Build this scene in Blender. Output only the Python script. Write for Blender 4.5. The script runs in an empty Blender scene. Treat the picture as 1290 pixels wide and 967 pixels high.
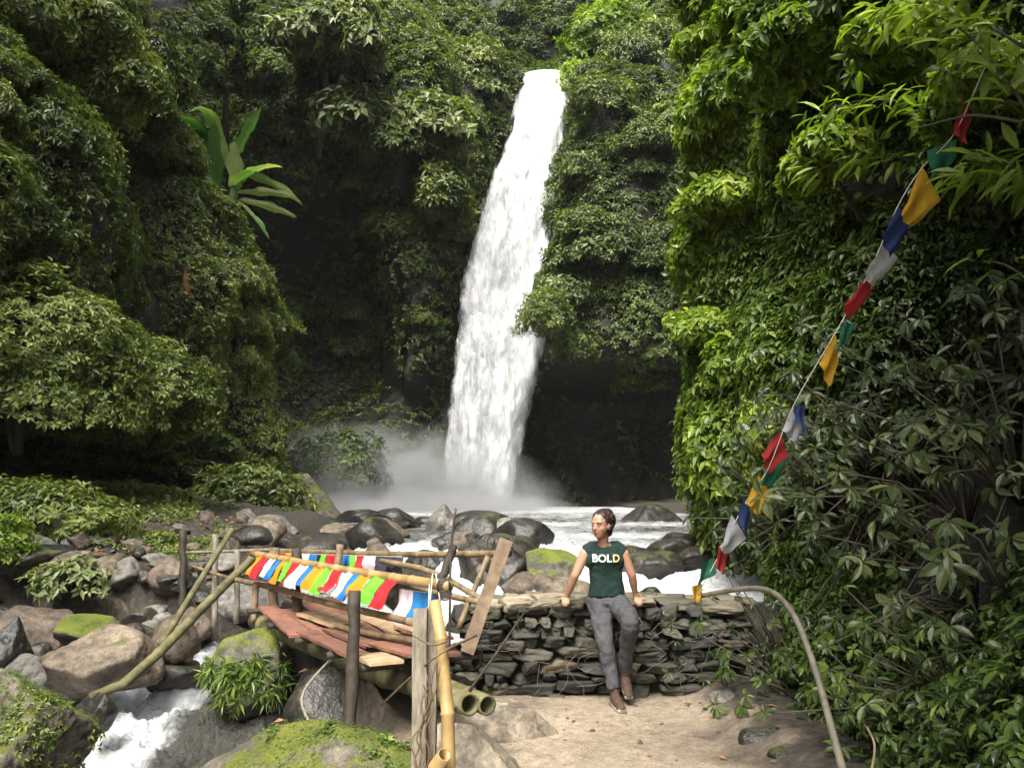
import bpy, bmesh, math, random
import numpy as np
from mathutils import Vector, Matrix, Euler

random.seed(7)
rng = np.random.default_rng(7)
C = bpy.context.scene.collection
S = bpy.context.scene
PI = math.pi

# ------------------------------------------------------------------ camera
PITCH = math.radians(7.7); CAMZ = 1.7; FPX = 1010.0
cam_d = bpy.data.cameras.new('camera'); cam = bpy.data.objects.new('camera', cam_d); C.objects.link(cam)
cam.location = (0, 0, CAMZ); cam.rotation_euler = (PI/2 + PITCH, 0, 0)
cam_d.sensor_width = 36; cam_d.lens = 36*FPX/1290; cam_d.clip_start = .05; cam_d.clip_end = 500
S.camera = cam

# ------------------------------------------------------------------ world, sun
SUN_EL, SUN_AZ = 54, 197          # azimuth in degrees clockwise from +Y: behind the camera
w = bpy.data.worlds.new('World'); S.world = w; w.use_nodes = True
wn = w.node_tree; bg = wn.nodes['Background']
sky = wn.nodes.new('ShaderNodeTexSky'); sky.sky_type = 'NISHITA'; sky.sun_disc = False
sky.sun_elevation = math.radians(SUN_EL); sky.sun_rotation = math.radians(SUN_AZ)
sky.dust_density = 6; sky.ozone_density = .6; sky.air_density = 1.0
hs = wn.nodes.new('ShaderNodeHueSaturation'); hs.inputs['Saturation'].default_value = .30
wn.links.new(sky.outputs[0], hs.inputs['Color']); wn.links.new(hs.outputs[0], bg.inputs['Color'])
bg.inputs['Strength'].default_value = .15
sl = bpy.data.lights.new('sun', 'SUN'); sun = bpy.data.objects.new('sun', sl); C.objects.link(sun)
sl.energy = 3.4; sl.angle = math.radians(32); sl.color = (1, .95, .86)
_a = math.radians(SUN_AZ); _e = math.radians(SUN_EL)
sd = Vector((math.sin(_a)*math.cos(_e), math.cos(_a)*math.cos(_e), math.sin(_e)))
sun.rotation_euler = sd.to_track_quat('Z', 'Y').to_euler()
S.view_settings.view_transform = 'Standard'; S.view_settings.look = 'None'
S.view_settings.exposure = 1.2; S.view_settings.gamma = 1
S.cycles.max_bounces = 7; S.cycles.diffuse_bounces = 3; S.cycles.glossy_bounces = 2
S.cycles.transmission_bounces = 3; S.cycles.transparent_max_bounces = 12; S.cycles.volume_bounces = 0
S.cycles.volume_step_rate = 2.0; S.cycles.volume_max_steps = 64
S.cycles.caustics_reflective = False; S.cycles.caustics_refractive = False
S.cycles.use_denoising = True
S.cycles.sample_clamp_indirect = 4

# ------------------------------------------------------------------ helpers
def at(px, py, Y):
    a = (px-645)/FPX; b = (483.5-py)/FPX
    cp, sp = math.cos(PITCH), math.sin(PITCH)
    t = Y/(cp - b*sp)
    return np.array((a*t, Y, CAMZ + t*(sp + b*cp)))
def proj(P):
    cp, sp = math.cos(PITCH), math.sin(PITCH)
    x, y, z = P[:, 0], P[:, 1], P[:, 2]-CAMZ
    f = y*cp+z*sp; u = -y*sp+z*cp
    f = np.where(np.abs(f) < 1e-3, 1e-3, f)
    return 645+FPX*x/f, 483.5-FPX*u/f, f
def inview(P, m=260):
    px, py, f = proj(P)
    return (f > .2) & (px > -m) & (px < 1290+m) & (py > -m) & (py < 967+m)
def sm(x, a, b):
    t = np.clip((np.asarray(x, float)-a)/(b-a), 0, 1); return t*t*(3-2*t)
def unit(v):
    return v/np.maximum(np.linalg.norm(v, axis=-1, keepdims=True), 1e-9)

def _h(ix, iy, iz, s):
    n = (ix*374761393 + iy*668265263 + iz*2147483647 + s*1274126177) & 0xffffffff
    n = ((n ^ (n >> 13))*1274126177) & 0xffffffff
    n = ((n ^ (n >> 16))*2246822519) & 0xffffffff
    return ((n ^ (n >> 15)) & 0xffffff)/float(0xffffff)
def vnoise(P, sc=1.0, s=0):
    P = np.asarray(P, float)*sc + 1000.
    i = np.floor(P).astype(np.int64); f = P-i; f = f*f*(3-2*f)
    x, y, z = i[..., 0], i[..., 1], i[..., 2]
    r = 0
    for dx in (0, 1):
        for dy in (0, 1):
            for dz in (0, 1):
                wgt = (f[..., 0] if dx else 1-f[..., 0])*(f[..., 1] if dy else 1-f[..., 1])*(f[..., 2] if dz else 1-f[..., 2])
                r = r + wgt*_h(x+dx, y+dy, z+dz, s)
    return r*2-1
def fbm(P, sc=1.0, s=0, o=4, g=.5):
    r = 0; a = 1; t = 0
    for k in range(o):
        r = r + a*vnoise(P, sc*2**k, s+k*17); t += a; a *= g
    return r/t

def tag(o, label=None, cat=None, group=None, kind=None):
    if label: o['label'] = label
    if cat: o['category'] = cat
    if group: o['group'] = group
    if kind: o['kind'] = kind
    return o
def mesh_np(name, V, F, mat=None, smooth=True, attrs=None, parent=None):
    """V (n,3); F (m,k) index array or list of such arrays; attrs: name -> per-vertex float"""
    me = bpy.data.meshes.new(name)
    Fs = F if isinstance(F, list) else [F]
    me.vertices.add(len(V)); me.vertices.foreach_set('co', np.ascontiguousarray(V, np.float32).ravel())
    li = np.concatenate([f.ravel() for f in Fs]).astype(np.int32)
    tot = np.concatenate([np.full(len(f), f.shape[1], np.int32) for f in Fs])
    st = np.concatenate([[0], np.cumsum(tot)[:-1]]).astype(np.int32)
    me.loops.add(len(li)); me.loops.foreach_set('vertex_index', li)
    me.polygons.add(len(tot)); me.polygons.foreach_set('loop_start', st)
    try: me.polygons.foreach_set('loop_total', tot)
    except Exception: pass
    me.polygons.foreach_set('use_smooth', np.full(len(tot), bool(smooth)))
    me.update(calc_edges=True)
    for k, v in (attrs or {}).items():
        a = me.attributes.new(k, 'FLOAT', 'POINT'); a.data.foreach_set('value', np.asarray(v, np.float32))
    if mat: me.materials.append(mat)
    o = bpy.data.objects.new(name, me); C.objects.link(o)
    if parent is not None: o.parent = parent
    return o
def empty(name, loc=(0, 0, 0), rz=0):
    o = bpy.data.objects.new(name, None); C.objects.link(o); o.location = loc; o.rotation_euler = (0, 0, rz)
    o.empty_display_size = .1
    return o

class MB:
    """collects shapes, builds ONE mesh"""
    def __init__(s): s.V = []; s.F4 = []; s.F3 = []; s.n = 0; s.T = []
    def add(s, V, F, tint=0.5):
        V = np.asarray(V, float); F = np.asarray(F)
        (s.F4 if F.shape[1] == 4 else s.F3).append(F+s.n); s.V.append(V); s.n += len(V)
        s.T.append(np.full(len(V), tint) if np.isscalar(tint) else tint)
    def tube(s, pts, rad, seg=10, tint=.5, caps=True, nodes=0, hollow=False):
        pts = np.asarray(pts, float); n = len(pts)
        rad = np.full(n, rad) if np.isscalar(rad) else np.asarray(rad, float)
        if nodes:      # bamboo rings
            d = np.concatenate([[0], np.cumsum(np.linalg.norm(np.diff(pts, axis=0), axis=1))])
            L = d[-1]; ss = [0]; ex = [1]; k = nodes*.6
            while k < L-.02:
                for q, e in ((-.012, 1), (-.004, 1.13), (.004, 1.13), (.012, 1)): ss.append(k+q); ex.append(e)
                k += nodes*(1+.15*math.sin(k*13))
            ss.append(L); ex.append(1)
            P2 = np.stack([np.interp(ss, d, pts[:, i]) for i in range(3)], 1); rad = np.interp(ss, d, rad)*np.array(ex)
            pts = P2; n = len(pts)
        T = unit(np.gradient(pts, axis=0))
        up = np.array((0, 0, 1.)) if abs(T[0][2]) < .9 else np.array((1., 0, 0))
        u = unit(np.cross(T[0], up)); V = []
        for i in range(n):
            u = unit(u-T[i]*np.dot(u, T[i])); v = np.cross(T[i], u)
            for k in range(seg):
                a = 2*PI*k/seg; V.append(pts[i]+rad[i]*(math.cos(a)*u+math.sin(a)*v))
        F = [(i*seg+k, i*seg+(k+1) % seg, (i+1)*seg+(k+1) % seg, (i+1)*seg+k) for i in range(n-1) for k in range(seg)]
        if hollow:     # inner wall at the last end
            b = len(V); c = pts[-1]; d_ = T[-1]
            for dd in (0, -.25):
                for k in range(seg): V.append(c+d_*dd+(V[(n-1)*seg+k]-c)*.78)
            F += [((n-1)*seg+k, (n-1)*seg+(k+1) % seg, b+(k+1) % seg, b+k) for k in range(seg)]
            F += [(b+k, b+(k+1) % seg, b+seg+(k+1) % seg, b+seg+k) for k in range(seg)]
        elif caps:
            V.append(pts[-1]); e = len(V)-1
            s_ = [((n-1)*seg+k, (n-1)*seg+(k+1) % seg, e) for k in range(seg)]
        V0 = len(V); V.append(pts[0]); t0 = [((k+1) % seg, k, V0) for k in range(seg)]
        base = s.n; s.add(V, F, tint)
        if caps: s.F3.append(np.array(t0+([] if hollow else s_))+base)
        return s
    def box(s, c, size, R=None, tint=.5, jit=0):
        hx, hy, hz = [q/2 for q in size]
        V = np.array([(x, y, z) for x in (-hx, hx) for y in (-hy, hy) for z in (-hz, hz)], float)
        if jit: V += rng.uniform(-jit, jit, V.shape)
        if R is not None: V = V @ np.asarray(R).T
        s.add(V+np.asarray(c), np.array([(0, 1, 3, 2), (4, 6, 7, 5), (0, 4, 5, 1), (2, 3, 7, 6), (0, 2, 6, 4), (1, 5, 7, 3)]), tint); return s
    def beam(s, a, b, wd, th, up=(0, 0, 1), tint=.5, jit=.0):
        a = np.asarray(a, float); b = np.asarray(b, float); x = unit(b-a); z = np.asarray(up, float)
        y = unit(np.cross(z, x)); z = np.cross(x, y); R = np.stack([x, y, z], 1)
        # lengthwise segments, so edges can wander
        L = np.linalg.norm(b-a); n = max(2, int(L/.15)); V = []
        for i in range(n+1):
            for (p, q) in ((-1, -1), (1, -1), (1, 1), (-1, 1)):
                V.append((L*i/n, p*wd/2*(1+jit*rng.uniform(-1, 1)), q*th/2*(1+jit*rng.uniform(-1, 1))))
        V = np.array(V) @ R.T + a
        F = [(i*4+k, i*4+(k+1) % 4, i*4+4+(k+1) % 4, i*4+4+k) for i in range(n) for k in range(4)]
        F += [(3, 2, 1, 0), (n*4, n*4+1, n*4+2, n*4+3)]
        s.add(V, np.array(F), tint); return s
    def build(s, name, mat, parent=None, smooth=False):
        Fs = []
        if s.F4: Fs.append(np.concatenate(s.F4))
        if s.F3: Fs.append(np.concatenate(s.F3))
        V = np.concatenate(s.V)
        return mesh_np(name, V, Fs, mat, smooth, {'tint': np.concatenate(s.T)}, parent)

# ------------------------------------------------------------------ materials
def new_mat(name):
    m = bpy.data.materials.new(name); m.use_nodes = True
    nt = m.node_tree; return m, nt, nt.nodes['Principled BSDF'], nt.nodes['Material Output']
def nd(nt, t, **kw):
    n = nt.nodes.new(t)
    for k, v in kw.items(): setattr(n, k, v)
    return n
def ramp(nt, stops, fac=None):
    r = nd(nt, 'ShaderNodeValToRGB'); cr = r.color_ramp
    while len(cr.elements) > 1: cr.elements.remove(cr.elements[-1])
    cr.elements[0].position = stops[0][0]; cr.elements[0].color = (*stops[0][1], 1)
    for p, c in stops[1:]:
        e = cr.elements.new(p); e.color = (*c, 1)
    if fac is not None: nt.links.new(fac, r.inputs[0])
    return r
def mixc(nt, f, a, b, mode='MIX'):
    m = nd(nt, 'ShaderNodeMix', data_type='RGBA', blend_type=mode)
    for sock, v in ((m.inputs[0], f), (m.inputs[6], a), (m.inputs[7], b)):
        if isinstance(v, bpy.types.NodeSocket): nt.links.new(v, sock)
        elif isinstance(v, tuple): sock.default_value = (*v, 1)
        else: sock.default_value = v
    return m.outputs[2]
def math_(nt, op, a, b=0.0, clamp=False):
    m = nd(nt, 'ShaderNodeMath', operation=op); m.use_clamp = clamp
    for sock, v in ((m.inputs[0], a), (m.inputs[1], b)):
        if isinstance(v, bpy.types.NodeSocket): nt.links.new(v, sock)
        else: sock.default_value = v
    return m.outputs[0]
def noise(nt, scale, detail=4, rough=.55, vec=None, dist=0):
    n = nd(nt, 'ShaderNodeTexNoise'); n.inputs['Scale'].default_value = scale; n.inputs['Detail'].default_value = detail
    n.inputs['Roughness'].default_value = rough; n.inputs['Distortion'].default_value = dist
    if vec is not None: nt.links.new(vec, n.inputs['Vector'])
    return n
def geo_pos(nt): return nd(nt, 'ShaderNodeNewGeometry').outputs['Position']
def stretch(nt, vec, sc):
    m = nd(nt, 'ShaderNodeMapping'); m.inputs['Scale'].default_value = sc; nt.links.new(vec, m.inputs['Vector']); return m.outputs[0]
def attr(nt, name): return nd(nt, 'ShaderNodeAttribute', attribute_name=name).outputs['Fac']
def bump(nt, h, strength, dist, base=None):
    b = nd(nt, 'ShaderNodeBump'); b.inputs['Strength'].default_value = strength; b.inputs['Distance'].default_value = dist
    nt.links.new(h, b.inputs['Height'])
    if base is not None: nt.links.new(base, b.inputs['Normal'])
    return b.outputs[0]

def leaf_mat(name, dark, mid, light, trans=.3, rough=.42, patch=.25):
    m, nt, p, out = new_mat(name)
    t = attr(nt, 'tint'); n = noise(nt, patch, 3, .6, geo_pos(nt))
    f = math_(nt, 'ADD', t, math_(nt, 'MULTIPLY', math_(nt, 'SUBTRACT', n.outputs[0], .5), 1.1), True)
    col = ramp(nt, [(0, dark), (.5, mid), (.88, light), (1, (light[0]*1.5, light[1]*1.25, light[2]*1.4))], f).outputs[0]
    nt.links.new(col, p.inputs['Base Color']); p.inputs['Roughness'].default_value = rough
    p.inputs['Specular IOR Level'].default_value = .45
    tr = nd(nt, 'ShaderNodeBsdfTranslucent')
    tc = mixc(nt, 1.0, col, (1.5, 1.7, .5), 'MULTIPLY'); nt.links.new(tc, tr.inputs['Color'])
    mx = nd(nt, 'ShaderNodeMixShader'); mx.inputs[0].default_value = trans
    nt.links.new(p.outputs[0], mx.inputs[1]); nt.links.new(tr.outputs[0], mx.inputs[2]); nt.links.new(mx.outputs[0], out.inputs[0])
    return m
M = {}
M['leaf_far'] = leaf_mat('leaf_far', (.014, .024, .007), (.070, .104, .026), (.17, .22, .06), .28, .5, .16)
M['leaf_left'] = leaf_mat('leaf_left', (.018, .030, .008), (.098, .134, .028), (.23, .27, .07), .30, .45, .22)
M['leaf_right'] = leaf_mat('leaf_right', (.014, .028, .006), (.072, .118, .020), (.18, .25, .05), .36, .42, .45)
M['leaf_near'] = leaf_mat('leaf_near', (.008, .015, .005), (.030, .048, .015), (.085, .115, .038), .25, .40, .6)  # leaf colour darkened to carry the shade of the near right bank
M['leaf_bright'] = leaf_mat('leaf_bright', (.04, .075, .010), (.14, .215, .024), (.30, .37, .07), .45, .42, .5)
M['leaf_pale'] = leaf_mat('leaf_pale', (.06, .085, .03), (.15, .19, .07), (.30, .33, .17), .28, .40, .5)
M['leaf_banana'] = leaf_mat('leaf_banana', (.035, .085, .02), (.065, .15, .03), (.28, .32, .17), .42, .35, .7)

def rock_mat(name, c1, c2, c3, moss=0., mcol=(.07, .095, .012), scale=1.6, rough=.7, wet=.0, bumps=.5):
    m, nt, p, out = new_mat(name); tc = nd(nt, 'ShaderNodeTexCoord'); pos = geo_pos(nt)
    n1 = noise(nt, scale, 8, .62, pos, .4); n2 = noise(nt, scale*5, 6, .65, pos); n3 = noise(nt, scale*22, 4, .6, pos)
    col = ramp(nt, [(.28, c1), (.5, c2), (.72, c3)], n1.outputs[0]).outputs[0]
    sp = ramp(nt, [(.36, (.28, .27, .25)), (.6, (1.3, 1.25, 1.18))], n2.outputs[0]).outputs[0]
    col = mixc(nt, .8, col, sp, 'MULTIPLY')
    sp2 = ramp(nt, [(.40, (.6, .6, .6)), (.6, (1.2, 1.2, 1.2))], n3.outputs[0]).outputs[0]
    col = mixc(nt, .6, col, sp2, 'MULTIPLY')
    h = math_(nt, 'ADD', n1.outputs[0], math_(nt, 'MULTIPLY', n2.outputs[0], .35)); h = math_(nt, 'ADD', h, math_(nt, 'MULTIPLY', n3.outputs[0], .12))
    r = rough
    if moss > 0:
        g = nd(nt, 'ShaderNodeNewGeometry'); sx = nd(nt, 'ShaderNodeSeparateXYZ'); nt.links.new(g.outputs['Normal'], sx.inputs[0])
        nm = noise(nt, scale*1.6, 6, .7, pos)
        f = math_(nt, 'ADD', math_(nt, 'MULTIPLY', sx.outputs[2], .75), math_(nt, 'MULTIPLY', math_(nt, 'SUBTRACT', nm.outputs[0], .5), 2.6))
        f = math_(nt, 'MULTIPLY', math_(nt, 'SUBTRACT', f, .95-moss), 4.0, True)
        nf = noise(nt, 60, 3, .6, pos); nq = noise(nt, 4, 4, .6, pos)
        mc = ramp(nt, [(.3, tuple(q*.35 for q in mcol)), (.5, mcol), (.72, (mcol[0]*1.9, mcol[1]*1.5, mcol[2]*1.6))], math_(nt, 'ADD', math_(nt, 'MULTIPLY', nf.outputs[0], .5), math_(nt, 'MULTIPLY', nq.outputs[0], .5))).outputs[0]
        col = mixc(nt, f, col, mc)
        rr = nd(nt, 'ShaderNodeMapRange'); nt.links.new(f, rr.inputs[0]); rr.inputs[3].default_value = rough; rr.inputs[4].default_value = .95
        nt.links.new(rr.outputs[0], p.inputs['Roughness'])
        h = math_(nt, 'ADD', h, math_(nt, 'MULTIPLY', math_(nt, 'MULTIPLY', nf.outputs[0], f), .25))
    else: p.inputs['Roughness'].default_value = r
    nt.links.new(col, p.inputs['Base Color']); nt.links.new(bump(nt, h, bumps, .12/scale*1.6), p.inputs['Normal'])
    return m
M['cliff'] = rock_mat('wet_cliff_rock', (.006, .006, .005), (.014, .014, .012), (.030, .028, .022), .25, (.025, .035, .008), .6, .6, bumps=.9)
M['rock_tan'] = rock_mat('tan_rock', (.070, .055, .039), (.145, .115, .085), (.24, .20, .152), .12, scale=1.7)
M['rock_red'] = rock_mat('reddish_rock', (.055, .043, .034), (.115, .09, .070), (.19, .155, .12), .05, scale=1.8)
M['rock_grey'] = rock_mat('grey_rock', (.07, .068, .062), (.15, .145, .13), (.27, .26, .24), .08, scale=2.0)
M['rock_dark'] = rock_mat('wet_dark_rock', (.008, .008, .007), (.026, .024, .020), (.065, .058, .046), .22, (.05, .065, .012), 1.6, .35)
M['rock_part_moss'] = rock_mat('partly_mossy_rock', (.05, .045, .035), (.12, .105, .085), (.22, .20, .16), .52, (.095, .115, .014), 1.5, .85, bumps=.8)
M['rock_moss'] = rock_mat('mossy_rock', (.03, .028, .022), (.08, .075, .06), (.15, .14, .11), .80, (.10, .125, .014), 1.6, .8)
M['rock_slab'] = rock_mat('pale_slab_rock', (.16, .135, .10), (.26, .225, .175), (.38, .34, .27), .06, (.10, .11, .03), 1.5)
M['wall_stone'] = None

# wall stones: colour varied per stone by tint
m, nt, p, out = new_mat('drystone'); pos = geo_pos(nt)
n1 = noise(nt, 7, 6, .65, pos); n2 = noise(nt, 45, 4, .6, pos)
col = ramp(nt, [(0, (.016, .017, .014)), (.45, (.045, .046, .038)), (.75, (.085, .08, .062)), (.92, (.20, .17, .125)), (1, (.28, .24, .18))], attr(nt, 'tint')).outputs[0]
col = mixc(nt, .85, col, ramp(nt, [(.3, (.45, .45, .42)), (.65, (1.35, 1.3, 1.2))], n1.outputs[0]).outputs[0], 'MULTIPLY')
nm = noise(nt, 3.2, 5, .7, pos)
col = mixc(nt, math_(nt, 'MULTIPLY', math_(nt, 'SUBTRACT', nm.outputs[0], .56), 7, True), col, (.045, .06, .014))
nt.links.new(col, p.inputs['Base Color']); p.inputs['Roughness'].default_value = .8
nt.links.new(bump(nt, math_(nt, 'ADD', n1.outputs[0], math_(nt, 'MULTIPLY', n2.outputs[0], .3)), .6, .03), p.inputs['Normal'])
M['wall_stone'] = m

def simple(name, col, rough=.7, var=.3, scale=8, bs=.3, spec=.4, metal=0, sv=None, tintvar=False):
    m, nt, p, out = new_mat(name); pos = nd(nt, 'ShaderNodeTexCoord').outputs['Object']
    v = stretch(nt, pos, sv) if sv else pos
    n = noise(nt, scale, 5, .6, v)
    a = tuple(q*(1-var) for q in col); b = tuple(min(1, q*(1+var)) for q in col)
    c = ramp(nt, [(.3, a), (.7, b)], n.outputs[0]).outputs[0]
    if tintvar:
        c = mixc(nt, 1.0, c, ramp(nt, [(0, (.45, .45, .45)), (1, (1.55, 1.5, 1.45))], attr(nt, 'tint')).outputs[0], 'MULTIPLY')
    nt.links.new(c, p.inputs['Base Color']); p.inputs['Roughness'].default_value = rough
    p.inputs['Specular IOR Level'].default_value = spec; p.inputs['Metallic'].default_value = metal
    if bs: nt.links.new(bump(nt, n.outputs[0], bs, .01), p.inputs['Normal'])
    return m
M['bamboo_old'] = simple('weathered_bamboo', (.17, .125, .07), .55, .45, 14)
M['bamboo_new'] = simple('yellow_bamboo', (.30, .205, .085), .42, .30, 7)
M['bamboo_mossy'] = simple('mossy_bamboo', (.11, .10, .045), .7, .6, 9)
M['wood_dark'] = simple('dark_wet_wood', (.035, .028, .02), .7, .5, 18)
M['wood_grey'] = simple('weathered_grey_timber', (.19, .165, .125), .8, .45, 9, .6, sv=(6, 6, .8))
M['wood_brown'] = simple('brown_timber', (.17, .12, .075), .75, .4, 12, .5)
M['plank_red'] = simple('reddish_plank', (.165, .080, .056), .75, .35, 9, .5, tintvar=True)
M['plank_tan'] = simple('tan_plank', (.26, .18, .11), .75, .35, 9, .5, tintvar=True)
M['wire'] = simple('rusty_wire', (.05, .04, .035), .6, .3, 30, 0)
M['rope'] = simple('pale_cord', (.55, .52, .45), .8, .2, 30, 0)
M['vine'] = simple('dry_vine', (.12, .085, .05), .8, .4, 20)
M['bark'] = simple('bark', (.06, .05, .035), .85, .5, 9)
M['pipe'] = simple('dull_steel_pipe', (.21, .19, .15), .45, .45, 6, .15, .5, .35)
M['leaf_litter'] = simple('dead_leaf', (.26, .13, .06), .8, .5, 5, .1)

# ------------------------------------------------------------------ stream line and ground
ST = np.array([(-1.6, 41, .95, 7), (-.8, 34, .94, 6.5), (0.2, 26, .92, 6), (.8, 20, .90, 5), (.8, 16, .84, 4.6), (.5, 13.5, .70, 4.3), (-.2, 11.6, .30, 3.7),
               (-1.4, 10.0, -.05, 2.0), (-2.7, 9.3, -.25, 1.45), (-3.35, 8.4, -.52, 1.25), (-3.7, 7.4, -.90, 1.25), (-4.1, 6.0, -1.4, 1.3), (-4.8, 4, -2.0, 1.4), (-6, 0, -2.7, 1.6), (-8, -6, -4, 2)])
def spline(P, n):
    P = np.asarray(P, float); out = []
    Q = np.vstack([2*P[0]-P[1], P, 2*P[-1]-P[-2]])
    for i in range(1, len(Q)-2):
        a, b, c, d = Q[i-1], Q[i], Q[i+1], Q[i+2]
        for t in np.linspace(0, 1, n, endpoint=False):
            out.append(.5*((2*b)+(-a+c)*t+(2*a-5*b+4*c-d)*t*t+(-a+3*b-3*c+d)*t**3))
    out.append(P[-1]); return np.array(out)
SL = spline(ST, 14)
def stream_at(x, y):
    """distance beyond the stream's edge (negative inside), water height, side"""
    sh = np.shape(x); x = np.ravel(x); y = np.ravel(y)
    best = np.full(len(x), 1e9); zw = np.zeros(len(x)); side = np.zeros(len(x))
    for i in range(len(SL)-1):
        a, b = SL[i], SL[i+1]; d = b[:2]-a[:2]; L2 = max(1e-9, (d**2).sum())
        t = np.clip(((x-a[0])*d[0]+(y-a[1])*d[1])/L2, 0, 1)
        cx = a[0]+t*d[0]; cy = a[1]+t*d[1]; dist = np.hypot(x-cx, y-cy)
        hw = a[3]+t*(b[3]-a[3]); e = dist-hw; m = e < best
        best = np.where(m, e, best); zw = np.where(m, a[2]+t*(b[2]-a[2]), zw)
        s = d[0]*(y-cy)-d[1]*(x-cx); side = np.where(m, np.sign(s), side)
    return best.reshape(sh), zw.reshape(sh), side.reshape(sh)
def ground_z(x, y):
    x = np.asarray(x, float); y = np.asarray(y, float)
    e, zw, side = stream_at(x, y)
    P = np.stack([x, y, 0*x], -1)
    left = side < 0          # screen-left bank (flow is towards the camera)
    z = zw - .35 + sm(e, -.5, .5)*(.55 + .1*fbm(P, .9, 3)) + np.clip(e, 0, 9)*np.where(x < -1, .13, .05) + .14*fbm(P, 1.3, 5)*sm(e, -.3, .6)
    # path terrace this side of the wall
    pl = sm(x, -1.5, -.75)*sm(-y, -8.0, -7.4)
    zp = .0 + .03*fbm(P, .8, 9, 5) + .10*sm(-x, .4, 1.0) + .16*sm(x, 1.35, 1.9) + .012*fbm(P, 9, 4, 3)
    z = z+(.07*fbm(P, 3.2, 6, 4)+.03*fbm(P, 9, 8, 3))*sm(e, -.1, .4)
    z = z*(1-pl)+zp*pl
    return z
def axis(lo, hi, mid0, mid1, fine, coarse):
    a = list(np.arange(mid0, mid1, fine)); s = fine; v = mid1
    while v < hi: a.append(v); s = min(coarse, s*1.06); v += s
    a.append(hi); s = fine; v = mid0-fine; b = []
    while v > lo: b.append(v); s = min(coarse, s*1.06); v -= s
    b.append(lo); return np.array(b[::-1]+a)
gx = axis(-60, 60, -7, 3, .045, 2.5); gy = axis(-30, 90, 3.6, 14, .05, 2.5)
X, Y = np.meshgrid(gx, gy, indexing='ij'); Z = ground_z(X, Y)
def grid_mesh(name, X, Y, Z, mat, attrs=None, smooth=True, flip=False):
    n, m = X.shape; idx = np.arange(n*m).reshape(n, m)
    F = np.stack([idx[:-1, :-1], idx[1:, :-1], idx[1:, 1:], idx[:-1, 1:]], -1).reshape(-1, 4)
    if flip: F = F[:, ::-1]
    return mesh_np(name, np.stack([X, Y, Z], -1).reshape(-1, 3), F, mat, smooth, attrs)
# ground: sandy path on the terrace, dark stony earth elsewhere
m, nt, p, out = new_mat('earth_and_sand'); pos = geo_pos(nt)
n1 = noise(nt, 1.3, 8, .65, pos, .3); n2 = noise(nt, 14, 6, .7, pos); n3 = noise(nt, 90, 3, .6, pos); n4 = noise(nt, .9, 4, .6, pos)
sand = ramp(nt, [(.25, (.20, .16, .115)), (.5, (.31, .258, .19)), (.75, (.40, .342, .26))], n1.outputs[0]).outputs[0]
sand = mixc(nt, .75, sand, ramp(nt, [(.34, (.62, .58, .54)), (.6, (1.15, 1.12, 1.1))], n2.outputs[0]).outputs[0], 'MULTIPLY')
sand = mixc(nt, .6, sand, ramp(nt, [(.40, (.5, .5, .5)), (.6, (1.25, 1.25, 1.25))], n3.outputs[0]).outputs[0], 'MULTIPLY')
n5 = noise(nt, 4.5, 6, .75, pos, 1.2)
sand = mixc(nt, .8, sand, ramp(nt, [(.36, (.68, .64, .60)), (.47, (1, 1, 1)), (.6, (1.12, 1.1, 1.08))], n5.outputs[0]).outputs[0], 'MULTIPLY')
dirt = ramp(nt, [(.3, (.010, .009, .007)), (.5, (.036, .029, .021)), (.7, (.085, .068, .05))], n2.outputs[0]).outputs[0]
col = mixc(nt, attr(nt, 'sand'), dirt, sand)
nt.links.new(col, p.inputs['Base Color']); p.inputs['Roughness'].default_value = .9
nt.links.new(bump(nt, math_(nt, 'ADD', n2.outputs[0], math_(nt, 'MULTIPLY', n3.outputs[0], .3)), .5, .04), p.inputs['Normal'])
M['ground'] = m
PP = np.stack([X, Y, 0*X], -1)
sandm = sm(X+.25*fbm(PP, 1.5, 21), -1.1, -.6)*sm(-X+.3*fbm(PP, 2.2, 22), -1.75, -1.35)*sm(-Y, -7.2, -6.9)
ground = grid_mesh('ground', X, Y, Z, M['ground'], {'sand': sandm.ravel()}); tag(ground, kind='structure')

# ------------------------------------------------------------------ cliffs (rock faces)
def ell(x, z, x0, z0, rx, rz, p=.7):
    return np.clip(1-((x-x0)/rx)**2-((z-z0)/rz)**2, 0, 1)**p
def fall_x(z): return np.interp(z, [0, 5, 10, 15, 20, 25, 40], [-1.8, -1.55, -1.0, -.25, .75, 1.7, 2.2])
def back_f(x, z):
    x = np.asarray(x, float); z = np.asarray(z, float); P = np.stack([x, 0*x, z], -1)
    y = 42+.04*z + .85*np.clip(z-24.8-.25*np.abs(x-2), 0, 60)
    y = y-.55*np.clip(-9-x, 0, 30) - .8*np.clip(x-7, 0, 30)
    y = y+1.6*np.exp(-((x-fall_x(z))/2.4)**2)*sm(-z, -26, -23)
    x0 = 5.0+.11*(z-11)
    y = y-6.0*ell(x, z, x0, 13, 4.9, 13, .40)*sm(z, 6.6, 8.3)
    y = y+3.0*ell(x, z, 5, 3.5, 5, 5)
    y = y-3.0*ell(x, z, -5.0+.13*(z-12), 15.5, 2.6, 10.5, .5)*sm(z, 5.5, 8)
    y = y-5.0*ell(x, z, -8.8, 23, 5.5, 8, .5)*sm(z, 14.5, 17.5)
    y = y+3.5*ell(x, z, -9.8, 10, 4.5, 7)
    y = y-3.0*ell(x, z, -7.5, 3.5, 3.2, 3.8)
    y = y-3.0*ell(x, z, 1+0*x, 36, 9, 8)
    y = y-1.1*fbm(P, .22, 31, 3) - .55*fbm(P, .7, 37, 3) - .18*fbm(P, 2.5, 41, 3)
    return y
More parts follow.
